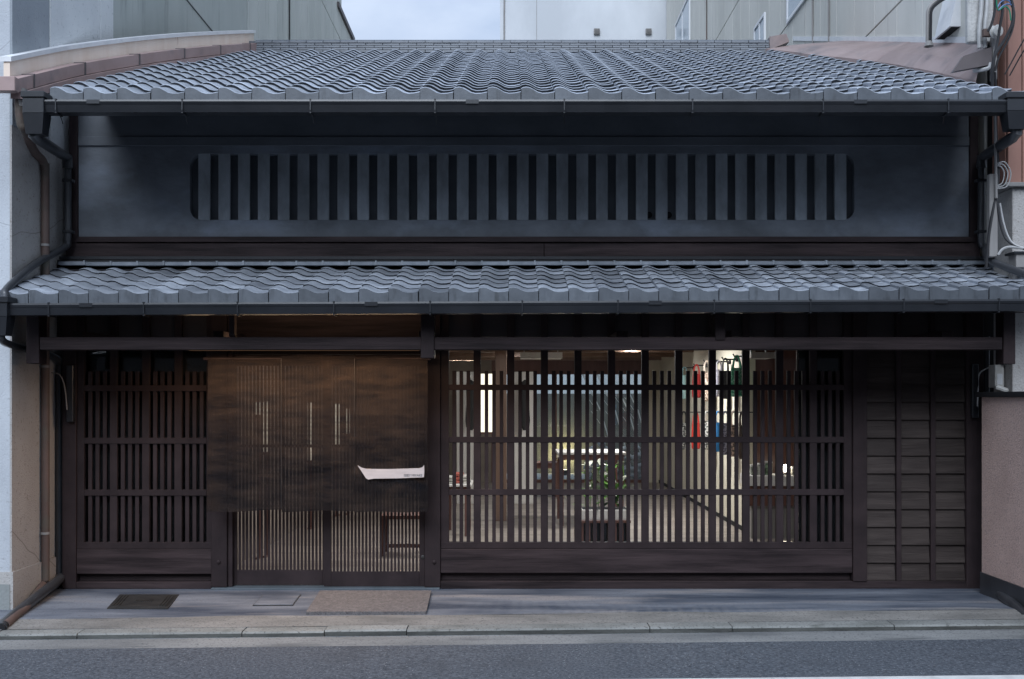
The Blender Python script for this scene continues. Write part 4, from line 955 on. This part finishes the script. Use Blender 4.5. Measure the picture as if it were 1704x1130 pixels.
# ------------------------------------------------------------------ cloth curtain
NY = 8.72
def cloth_mat():
    m = bpy.data.materials.new('coarse_dark_hemp'); m.use_nodes = True; t = m.node_tree; N = t.nodes; Lk = t.links.new; N.clear()
    geo = N.new('ShaderNodeNewGeometry')
    def nz_(sc, st, det=4):
        v = N.new('ShaderNodeVectorMath'); v.operation = 'MULTIPLY'; v.inputs[1].default_value = st; Lk(geo.outputs['Position'], v.inputs[0])
        n = N.new('ShaderNodeTexNoise'); n.inputs['Scale'].default_value = sc; n.inputs['Detail'].default_value = det; Lk(v.outputs[0], n.inputs['Vector']); return n.outputs['Fac']
    def rmp(f, a, b, c=0., d=1.):
        r = N.new('ShaderNodeMapRange'); r.inputs['From Min'].default_value = a; r.inputs['From Max'].default_value = b; r.inputs['To Min'].default_value = c; r.inputs['To Max'].default_value = d; Lk(f, r.inputs['Value']); return r.outputs[0]
    mx_ = N.new('ShaderNodeMix'); mx_.data_type = 'RGBA'; mx_.inputs['A'].default_value = (.0085,.008,.0105,1); mx_.inputs['B'].default_value = (.030,.0225,.0195,1)
    Lk(rmp(nz_(16, (.3,1,1.3), 8), .3, .75), mx_.inputs['Factor'])
    pb = N.new('ShaderNodeBsdfPrincipled'); pb.inputs['Roughness'].default_value = .9; pb.inputs['Specular IOR Level'].default_value = .15; Lk(mx_.outputs['Result'], pb.inputs['Base Color'])
    tl = N.new('ShaderNodeBsdfTranslucent'); Lk(mx_.outputs['Result'], tl.inputs['Color'])
    m1 = N.new('ShaderNodeMixShader'); m1.inputs[0].default_value = .3; Lk(pb.outputs[0], m1.inputs[1]); Lk(tl.outputs[0], m1.inputs[2])
    tr = N.new('ShaderNodeBsdfTransparent'); m2 = N.new('ShaderNodeMixShader')
    mm = N.new('ShaderNodeMath'); mm.operation = 'MULTIPLY'; Lk(rmp(nz_(60, (1,1,.02), 2), .35, .75, .35, 1.), mm.inputs[0]); Lk(rmp(nz_(40, (.05,1,1), 3), .3, .7, .10, .30), mm.inputs[1])
    Lk(mm.outputs[0], m2.inputs[0]); Lk(m1.outputs[0], m2.inputs[1]); Lk(tr.outputs[0], m2.inputs[2])
    bp = N.new('ShaderNodeBump'); bp.inputs['Strength'].default_value = .5; bp.inputs['Distance'].default_value = .01; Lk(nz_(30, (.3,1,1.4), 6), bp.inputs['Height']); Lk(bp.outputs[0], pb.inputs['Normal'])
    o = N.new('ShaderNodeOutputMaterial'); Lk(m2.outputs[0], o.inputs[0]); return m
M['cloth'] = cloth_mat()
nor = empty('shop_curtain', (fx(528,NY),NY,fz(850,NY)), 'dark translucent hemp shop curtain in three panels with a white boat shaped emblem', 'curtain')
MB().tube([(fx(338,NY),NY+.012,fz(597,NY)),(fx(716,NY),NY+.012,fz(597,NY))], .013, 10).build('curtain_pole', M['wood'], nor)
for pa in (342, 712):
    MB().box(fx(pa,NY)-.012, fx(pa,NY)+.012, NY+.03, FAC-.03, fz(600,NY), fz(594,NY)).build('pole_bracket', M['wood'], nor)
from mathutils import noise as mno
def wr(x, z, k):
    a = mno.noise(Vector((x*1.3, k*7.1, z*5.5))); b = mno.noise(Vector((x*3.1, k*3.3+9, z*15))); c = mno.noise(Vector((x*7, k*5+3, z*3)))
    return .020*a + .006*b + .010*c
pans = []
for k, (pa, pb, t, bl, br) in enumerate(((346,469.5,594.5,851,849.5),(468.5,592,590.5,851.5,850),(590.5,711.5,595,853,851))):
    g = MB(); NX, NZ = 30, 80; x0, x1 = fx(pa,NY), fx(pb,NY)
    for j in range(NZ+1):
        for i in range(NX+1):
            u, v_ = i/NX, j/NZ; zt_ = fz(t + 2*math.sin(u*9+k) * (v_ > .95),NY); zb_ = fz(bl+(br-bl)*u + 1.2*math.sin(u*5+k*2),NY)
            x = x0+(x1-x0)*u; z = zb_+(zt_-zb_)*v_
            g.v.append((x + .004*math.sin(z*6+k)*(1-v_), NY + wr(x,z,k)*(1-.8*v_) + (.0 if k != 1 else -.008) + (1-v_)*(.022*(abs(2*u-1)**6)*(1 if (k+(u>.5))%2 else -1) + .010*math.sin(u*11+k*2)), z))
    for j in range(NZ):
        for i in range(NX): a = j*(NX+1)+i; g.f.append((a,a+1,a+NX+2,a+NX+1))
    g.smooth = True
    pans.append(g.build('curtain_panel', M['cloth'], nor))
    # stitched seam along the edge
    if k: MB().box(x0-.0015, x0+.0015, NY-.016, NY-.010, fz(850,NY)+.02, fz(596,NY)).build('seam', M['cable'], nor)
bp_ = [(170,275),(240,315),(330,340),(540,344),(760,345),(1100,335),(1330,328),(1390,310),(1422,268),(1425,380),(1418,500),(900,520),(480,525),(370,542),(330,520)]
bp_ = [(fx(580+x/11.3,NY-.024), fz(750+y/11.3,NY-.024)) for x, y in bp_]
white_cloth = mat('white_printed_cloth', (.37,.35,.355), (.44,.415,.42), 18, (.4,1,1.5), .9, .08, 50)
MB().prism(bp_, NY-.028, NY-.024, 'Y').build('emblem', white_cloth, pans[2])
cu = bpy.data.curves.new('lettering', 'FONT'); cu.body = 'ISSEY MIYAKE'; cu.size = .072; cu.space_character = .92
cu.extrude = .0004; cu.offset = .0; cu.align_x = 'LEFT'
to = bpy.data.objects.new('lettering', cu); col.objects.link(to)
bpy.context.view_layer.update()
me = bpy.data.meshes.new_from_object(to); bpy.data.objects.remove(to)
xs = [v.co.x for v in me.vertices]; ysv = [v.co.y for v in me.vertices]
tw = fx(580+1385/11.3,NY) - fx(580+1042/11.3,NY); th_ = fz(750+442/11.3,NY)-fz(750+486/11.3,NY)
lx0, lz0 = fx(580+1042/11.3,NY-.0285), fz(750+486/11.3,NY-.0285)
for v in me.vertices:
    x, y, z = v.co; v.co = ((x-min(xs))/(max(xs)-min(xs))*tw, -z, (y-min(ysv))/(max(ysv)-min(ysv))*th_)
me.materials.clear(); me.materials.append(mat('black_print', (.02,.02,.022), None, rough=.8))
lo = bpy.data.objects.new('lettering', me); col.objects.link(lo); put(lo, (lx0, NY-.0286, lz0), pans[2])

# ------------------------------------------------------------------ neighbours on the left
WL = -4.05; LF = 8.23
LB = empty('concrete_building', (-6, 9, 0), 'tall weathered concrete building close on the left with long side wall', 'building')
MB().box(-9, WL-.02, LF, LF+.2, -.3, 12).build('street_wall', M['conc_front'], LB)
MB().box(-9, WL-.012, LF-.018, LF+.21, -.3, fz(972,LF)).build('plinth', M['plinth'], LB)
def side(y0, y1, z0, z1, m, d=0., nm='side_wall', parent=LB): return MB().box(WL-.3, WL+d, y0, y1, z0, z1).build(nm, M[m], parent)
side(LF+.001, 9.9, .28, 3.9, 'stucco_beige', -.004)
side(LF-.012, 9.9, -.3, .279, 'stucco_beige', .012, 'side_plinth')
side(LF+.001, fy1 := F*4.05/(CX-82), 3.901, 12, 'conc_grey', .0)
side(fy1+.004, fy2 := F*4.05/(CX-165), 3.901, 12, 'stucco_white', .012)
side(fy2+.001, fy3 := F*4.05/(CX-186), 3.901, 12, 'stucco_white', .016)
side(fy3+.003, 15.5, 3.901, 12, 'conc_green', .004)
MB().box(WL+.004, WL+.012, 12.2, 15.4, 6.63, 6.645).build('joint', M['cable'], LB)
PB = empty('panel_building', (-6, 20, 0), 'grey green panel clad building with vertical joints behind the left end of the ridge', 'building')
y = 15.56; ref = None; wd = .66
while y < 23.6:
    if ref is None: ref = MB().bbox(WL-.2, WL, y+.006, y+wd-.006, 3.5, 10.14, .006).build('wall_panel', M['panel_grey'], PB); ref2 = MB().bbox(WL-.2, WL, y+.006, y+wd-.006, 10.16, 14.5, .006).build('wall_panel', M['panel_grey'], PB)
    else:
        for r_ in (ref, ref2): dup(r_, (WLOC[r_.name].x, y+wd/2, WLOC[r_.name].z), PB)
    y += wd
while y < 25.8:
    MB().bbox(WL-.2, WL, y+.006, y+wd-.006, 3.5, 10.74, .006).build('wall_panel', M['panel_grey'], PB); y += wd
MB().box(WL-.22, WL-.02, 15.56, 25.8, 3.5, 10.7).build('wall', M['cable'], PB)
MB().box(WL-.25, WL+.05, 23.5, 25.9, 10.745, 10.86).build('parapet_cap', M['flash_dark'], PB)
Yd = 18.4; MB().tube([(WL+.02,Yd,4),(WL+.02,Yd,13)], .014, 6).build('wall_cable', M['cable'], PB)
# rusty pipe of the neighbour
RP = empty('rain_pipe', (fx(75,8.74),8.74,0), 'rusty brown rain pipe with an elbow beside the beige wall', 'rain pipe')
rx = fx(75.5,8.74)
MB().tube(catmull([(fx(31,8.0),8.05,fz(146,8.0)),(fx(32,8.05),8.05,fz(172,8.05)),(fx(34,8.05),8.06,fz(205,8.05)),(fx(40,8.1),8.12,fz(218,8.1)),(fx(62,8.55),8.5,fz(252,8.5)),(fx(73,8.72),8.70,fz(268,8.7)),(rx,8.74,fz(285,8.74))],5), .036, 10).build('elbow_pipe', M['rust_pipe'], RP)
MB().tube([(rx,8.74,fz(272,8.74)),(rx,8.74,.12)], .034, 12).build('pipe', M['rust_pipe'], RP)
MB().lathe((fx(31,8.02),8.05,fz(176,8.02)), [(.032,0),(.036,.05),(.048,.10),(.052,.14)], 12).build('funnel', M['conduit'], RP)
for py in (408, 610, 887): MB().lathe((rx,8.74,fz(py+2,8.74)), [(.034,0),(.039,.0),(.039,.02),(.034,.02)], 12).build('pipe_band', M['conduit'], RP)
MB().tube(catmull([(rx,8.74,.13),(rx-.01,8.70,.08),(fx(50,8.25),8.2,.01),(fx(12,7.75),7.72,-.035)],4), .034, 10).build('ground_pipe', M['rust_pipe'], RP)
MB().tube([(fx(12,7.75)+.001,7.73,-.034),(fx(12,7.75)-.001,7.712,-.036)], .027, 10).build('pipe_mouth', M['black'], RP)
# narrow dark gap post and wire by the corner
MB().bbox(fx(112,8.95), fx(123,8.95), 8.93, 8.975, fz(702,8.95), fz(608,8.95), .003).build('meter_strip', M['metal'], TH)
wl = MB().tube(catmull([(fx(84,8.9),8.92,fz(620,8.9)),(fx(98,8.9),8.92,fz(624,8.9)),(fx(106,8.9),8.92,fz(645,8.9)),(fx(110,8.9),8.92,fz(682,8.9))],5), .006, 6).build('wall_wire', M['conduit']); tag(wl, 'thin grey wire curving from the rusty pipe to the dark corner strip', 'wire')
MB().bbox(fx(1617,8.95), fx(1627,8.95), 8.93, 8.975, fz(695,8.95), fz(606,8.95), .003).build('meter_strip', M['metal'], TH)
wl = MB().tube(catmull([(fx(1652,8.9),8.95,fz(610,8.9)),(fx(1634,8.9),8.95,fz(622,8.9)),(fx(1630,8.9),8.93,fz(650,8.9)),(fx(1628,8.9),8.92,fz(676,8.9))],5), .006, 6).build('wall_wire', M['cable_white']); tag(wl, 'thin pale wire drooping beside the clapboard corner post', 'wire')

# ------------------------------------------------------------------ neighbours behind and on the right
CB = empty('rendered_building', (2, 28, 0), 'pale blue grey rendered building behind the ridge with two small vents', 'building')
MB().box(fx(832,28), 9, 28, 34, 0, 20).build('wall', M['white_wall'], CB)
MB().box(fx(893,28)-.006, fx(893,28)+.006, 27.994, 28.002, 0, 19.9).build('joint', M['conduit'], CB)
MB().tube([(fx(839,28),27.97,8),(fx(839,28),27.97,12.2),(fx(840,28),27.97,14)], .02, 6).build('wall_cable', M['conduit'], CB)
for px in (993, 1079):
    a, b = fx(px-5,28), fx(px+5,28); z1_, z0_ = fz(48.5,28), fz(58,28)
    f_ = MB().bbox(a, b, 27.93, 27.999, z0_, z1_, .01).build('vent', M['conduit'], CB)
    MB().box(a+.02, b-.02, 27.925, 27.928, z0_+.03, z1_-.02).build('vent_opening', M['black'], f_)
    for k in range(3): z = z0_+.035+(z1_-z0_-.06)*k/3; MB().box(a+.018, b-.018, 27.91, 27.924, z, z+.018).build('louvre', M['conduit'], f_)
BB = empty('beige_building', (6, 18, 0), 'beige panel clad building on the right with slanting lines of windows', 'building')
y = 9.12; ref = None
MB().box(WR+.02, WR+.3, 9.12, 27.9, 0, 15).build('wall', M['cable'], BB)
levels = [(2.0,6.02),(6.035,7.435),(7.45,9.14),(9.155,15)]
refs = {}
def panels(y0, y1, skip):
    for i, (z0, z1) in enumerate(levels):
        if i in skip: continue
        k = (i, round(y1-y0,3))
        if k not in refs: refs[k] = MB().bbox(WR, WR+.2, y0+.005, y1-.005, z0+.002, z1-.002, .004).build('wall_panel', M['panel_beige'], BB)
        else: dup(refs[k], (WLOC[refs[k].name].x, (y0+y1)/2, WLOC[refs[k].name].z), BB)
while y < 27.8:
    panels(y, y+.697, ()); y += .697
def side_window(y0, y1, z0, z1, panes=2):
    f_ = MB(); t = .05; X0 = WR-.03
    f_.box(X0, WR+.01, y0, y0+t, z0, z1); f_.box(X0, WR+.01, y1-t, y1, z0, z1); f_.box(X0-.001, WR+.01, y0+t, y1-t, z0, z0+t); f_.box(X0-.001, WR+.01, y0+t, y1-t, z1-t, z1)
    f_.box(X0+.002, WR+.01, (y0+y1)/2-t/2, (y0+y1)/2+t/2, z0+t, z1-t)
    w_ = f_.build('window', M['alu'], BB)
    for a, b in ((y0+t, (y0+y1)/2-t/2), ((y0+y1)/2+t/2, y1-t)): MB().box(WR-.012, WR-.004, a, b, z0+t, z1-t).build('pane', M['glass_dark'], w_)
side_window(24.2, 26.3, 9.3, 11.35)
side_window(17.0, 17.75, 7.2, 8.15)
side_window(13.5, 15.64, 7.44, 9.0)
for px, z1_ in ((1177,13),(1354,9),(1381,9)):
    Y = F*WR/(px-CX); MB().tube([(WR-.015,Y,5),(WR-.015,Y,z1_)], .012, 6).build('wall_cable', M['rust_pipe'] if px == 1177 else M['conduit'], BB)
strip([9.13+.62*k for k in range(11)], lambda y: WR-.012, lambda y: zwall(y)-.01, lambda y: zwall(y)+.055, -.011, 'base_flashing', 'white_metal', BB)
# weather hood on the beige wall
HD = empty('wall_hood', (WR,9.80,5.21), 'pale sheet metal weather hood sloping out from the beige wall', 'hood')
g = MB(); y0, y1 = 9.62, 9.98; s = [(WR,5.21),(WR-.10,5.21),(WR-.10,5.218),(WR,5.66)]
g.prism(s[::-1], y0, y1, 'Y'); g.build('hood_body', M['white_metal'], HD)
MB().box(WR-.08, WR-.004, y0+.02, y1-.02, 5.203, 5.209).build('hood_mouth', M['black'], HD)
# jointed drain pipe at the wall (wrapped)
DP = empty('wrapped_pipe', (fx(1546,9.75),9.75,4.9), 'taped grey pipe bending out of the roof sheet by the weather hood', 'pipe')
MB().tube(catmull([(fx(1543,9.75),9.75,fz(74,9.75)),(fx(1543.5,9.75),9.75,fz(40,9.75)),(fx(1545,9.75),9.75,fz(16,9.75)),(fx(1557,9.75),9.74,fz(2,9.75)),(fx(1572,9.75),9.73,fz(-6,9.75))],5), .017, 8).build('pipe', M['conduit'], DP)
MB().tube(catmull([(fx(1547,9.75),9.73,fz(72,9.75)),(fx(1547.5,9.75),9.73,fz(40,9.75)),(fx(1549,9.75),9.73,fz(18,9.75)),(fx(1560,9.75),9.72,fz(6,9.75)),(fx(1574,9.75),9.71,fz(-2,9.75))],5), .014, 6).build('cable', M['cable'], DP)
MB().lathe((fx(1545,9.75),9.74,fz(78,9.75)), [(.045,0),(.04,.02),(.026,.05)], 10).build('flashing_boot', M['conduit'], DP)
# white pipes and rough mortar column at the corner of the beige building
for i, (pa, lab) in enumerate(((1630,'white lagged pipe at the wall corner, the one further from the insulator'),(1639,'white lagged pipe at the wall corner, the one nearer the insulator'))):
    Y = 8.62; p = MB().tube(catmull([(fx(pa,Y),Y,fz(80,Y)),(fx(pa-.5,Y),Y,fz(50,Y)),(fx(pa+2.5,Y),Y,fz(18,Y)),(fx(pa+4,Y),Y,fz(-12,Y))],5), .018, 8).build('lagged_pipe', M['cable_white']); tag(p, lab, 'pipe', 'white lagged pipes')
MB().bbox(fx(1609,8.68), fx(1652,8.68), 8.66, 8.72, fz(72,8.68), 6.0, .01).build('corner_pier', M['pier'], BB)
# insulator
IN = empty('spool_insulator', (fx(1658,8.5),8.5,fz(52,8.5)), 'white porcelain spool insulator with a steel bolt by the cables', 'insulator')
c = Vector((fx(1659,8.5),8.5,fz(52,8.5)))
g = MB(); g.tube([c+Vector((-.02,.03,0)), c+Vector((-.012,.018,0)), c+Vector((-.008,.010,0)), c+Vector((0,-.006,0)), c+Vector((.004,-.018,0)), c+Vector((.005,-.022,0))], [.050,.053,.036,.036,.050,.044], 18); g.build('spool', M['porcelain'], IN)
MB().tube([c+Vector((.005,-.020,0)), c+Vector((.007,-.034,0))], .014, 8).build('bolt', M['steel'], IN)
MB().box(c.x-.10, c.x-.02, 8.52, 8.56, c.z-.03, c.z+.03).build('clevis', M['rust_pipe'], IN)
# metal post beside the cables
MP = MB().bbox(fx(1648.5,8.62), fx(1656,8.62), 8.58, 8.64, fz(135,8.62), fz(62,8.62), .004).build('steel_post', M['conduit']); tag(MP, 'short grey steel post under the porcelain insulator', 'post')
# cables
def cable(pts, r, m, lab, Y=8.34, grp='cables at the right corner'):
    pts = [(a, b, d*.25) for a, b, d in pts]
    o = MB().tube(catmull([(fx(px,Y+d),Y+d,fz(py,Y+d)) for px,py,d in pts],6), r, 6).build('cable', M[m]); tag(o, lab, 'cable', grp); return o
cable([(1658,-12,0),(1655,20,0),(1650,40,.02),(1644,52,.05)], .011, 'cable', 'black cable dropping to the left of the insulator')
cable([(1668,-12,0),(1668,20,0),(1664,44,.05),(1660,70,.1),(1654,100,.1),(1652,140,.2)], .012, 'cable', 'black cable passing just behind the insulator')
cable([(1680,-12,-.05),(1686,15,-.05),(1684,40,-.05),(1672,66,0),(1656,92,.05),(1651,118,.1),(1652,150,.25),(1656,200,.4),(1660,260,.5),(1661,300,.5),(1652,350,.45),(1645,395,.45),(1641,445,.5)], .013, 'cable', 'thick black cable sweeping from the top down the corner')
cable([(1676,-12,-.02),(1683,8,-.02),(1688,22,-.02),(1685,48,0),(1676,70,0),(1662,96,.05),(1656,118,.1)], .009, 'cable', 'thin black cable beside the thick sweeping one')
cable([(1660,12,-.04),(1666,3,-.04),(1676,0,-.04),(1687,9,-.04)], .006, 'cable_blue', 'upper small blue cable arching near the top edge')
cable([(1661,18,-.05),(1670,9,-.05),(1680,7,-.05),(1688,12,-.05)], .006, 'cable_blue', 'lower small blue cable arching above the green one')
cable([(1658,-10,-.06),(1659,10,-.06),(1662,17,-.06),(1668,13,-.06),(1674,11,-.06),(1680,18,-.06),(1682,34,-.06)], .006, 'cable_green', 'green cable with a kink near the top edge')
cable([(1720,45,-.3),(1704,66,-.2),(1682,106,.0),(1672,124,.1)], .006, 'cable', 'straight black cable running down from the right edge')
cable([(1720,64,-.3),(1704,84,-.2),(1690,108,.0),(1680,126,.1)], .006, 'cable', 'second straight black cable below the first at the right edge')
cable([(1656,120,.1),(1658,170,.35),(1657,230,.5),(1656,300,.5),(1660,345,.45),(1668,385,.4),(1682,405,.3),(1720,420,.1)], .010, 'cable', 'black cable curving out to the right under the coil')
cable([(1664,338,.45),(1670,370,.4),(1678,394,.35),(1690,408,.25),(1720,416,.1)], .008, 'cable_white', 'pale cable curving out to the right under the coil')
cable([(1661,424,.4),(1668,415,.35),(1680,411,.3),(1700,413,.2),(1720,415,.1)], .011, 'cable_white', 'thick pale cable leaving the grey conduit towards the right')
for i, rr in enumerate((22,17,11)):
    cable([(1660,272+2*i,.42),(1660+rr*.55,270+4*i,.41),(1660+rr,288,.40),(1660+rr*.7,310-3*i,.41),(1658,314-2*i,.42)], .005, 'cable_white', ['outermost loop of the coiled pale cable','middle loop of the coiled pale cable','innermost loop of the coiled pale cable'][i], grp='coiled pale cable loops')
cd = empty('conduit', (fx(1651,8.47),8.47,2.8), 'upright grey conduit tube beside the downpipe at the right corner', 'conduit')
MB().bbox(fx(1645,8.47), fx(1659,8.47), 8.45, 8.51, fz(428,8.47), fz(290,8.47), .006).build('channel', M['conduit'], cd)
MB().tube([(fx(1658,8.43),8.43,fz(330,8.43)),(fx(1657,8.43),8.43,fz(270,8.43)),(fx(1655,8.43),8.43,fz(180,8.43))], .011, 8).build('tube', M['conduit'], cd)
pp = MB().tube(catmull([(fx(1624,8.62),8.66,fz(115,8.62)),(fx(1634,8.6),8.6,fz(116,8.6)),(fx(1645,8.58),8.58,fz(113,8.58)),(fx(1648,8.58),8.58,fz(105,8.58))],5), .018, 8).build('elbow_pipe', M['cable_white']); tag(pp, 'short white elbow pipe under the dark end of the roof sheet', 'pipe')
# red-brown clad house over a beige stucco base
RB = empty('brown_house', (4.9, 9, 0), 'red brown clad house with beige stucco base at the right edge', 'house')
RX = 4.21; RYF = 8.5
for k in range(38):
    a = RX + .12*k - .05; MB().bbox(a+.003, a+.117, RYF+.02, RYF+.06, fz(303,RYF), 6.4, .004).build('cladding_board', M['brown_clad'], RB)
for k in range(2):
    y = RYF+.062+.12*k; MB().bbox(RX-.05, RX-.01, y+.003, y+.117, fz(303,RYF), 6.4, .004).build('cladding_board', M['brown_clad'], RB)
MB().box(RX-.04, RX+4.6, RYF+.061, RYF+.29, fz(304,RYF), 6.39).build('wall', M['flash_dark'], RB)
MB().bbox(RX-.10, RX+4.7, RYF-.05, RYF+.33, fz(312,RYF), fz(305,RYF), .004).build('ledge', M['conduit'], RB)
MB().bbox(RX-.02, RX+4.7, RYF, RYF+.34, 1.2, fz(312.5,RYF), .006).build('stucco_base', M['stucco_beige'], RB)
# small box on the stucco
AC = empty('meter_box', (fx(1700,8.3),8.3,2.6), 'small dark topped meter box at the right edge above the pent roof', 'meter box')
MB().bbox(fx(1691,8.35), fx(1720,8.35), 8.35, 8.48, fz(445,8.35), fz(422,8.35), .004).build('box_body', M['conduit'], AC)
MB().bbox(fx(1688,8.33), fx(1724,8.33), 8.33, 8.50, fz(422,8.33)+.001, fz(418,8.33), .004).build('lid', M['metal'], AC)
# pinkish garden wall at the right
GW = empty('boundary_wall', (4.2, 8.1, 0), 'pinkish rough stucco wall with a black cap beside the drain pipe', 'wall')
MB().box(4.02, 4.4, 6.2, 8.69, -.2, fz(661,8.4)).build('wall', M['stucco_pink'], GW)
MB().bbox(3.99, 4.43, 6.15, 8.74, fz(661,8.4)+.001, fz(661,8.4)+.045, .004).build('cap', M['black'], GW)
MB().box(4.008, 4.35, 6.21, 8.70, -.2, .20).build('skirting', M['pipe'], GW)
# boxes on the boundary wall
MT = empty('utility_box', (fx(1660,8.72),8.72,1.72), 'beige utility box with a curved pale pipe on top of the boundary wall', 'utility box')
Y = 8.62
MB().bbox(fx(1656,Y), fx(1671,Y), Y, Y+.12, fz(645,Y), fz(607,Y), .004).build('box_body', M['porcelain'], MT)
MB().bbox(fx(1672,Y), fx(1681,Y), Y+.02, Y+.14, fz(650,Y), fz(606,Y), .004).build('cover', M['conduit'], MT)
MB().box(fx(1659,Y), fx(1668,Y), Y-.004, Y-.001, fz(640,Y), fz(622,Y)).build('door', M['white_metal'], MT)
MB().tube(catmull([(fx(1655,Y),Y-.02,fz(644,Y)),(fx(1666,Y),Y-.03,fz(648,Y)),(fx(1680,Y),Y-.03,fz(652,Y)),(fx(1694,Y),Y-.03,fz(654,Y))],4), .022, 8).build('pipe', M['porcelain'], MT)
MB().tube([(fx(1666,Y),Y-.02,fz(604,Y)),(fx(1676,Y),Y-.03,fz(606,Y)),(fx(1690,Y),Y-.04,fz(616,Y))], .016, 8).build('conduit', M['cable_white'], MT)
MB().box(4.3, 6, 10, 10.2, 0, 2.75).build('yard_wall', M['conduit'], RB)
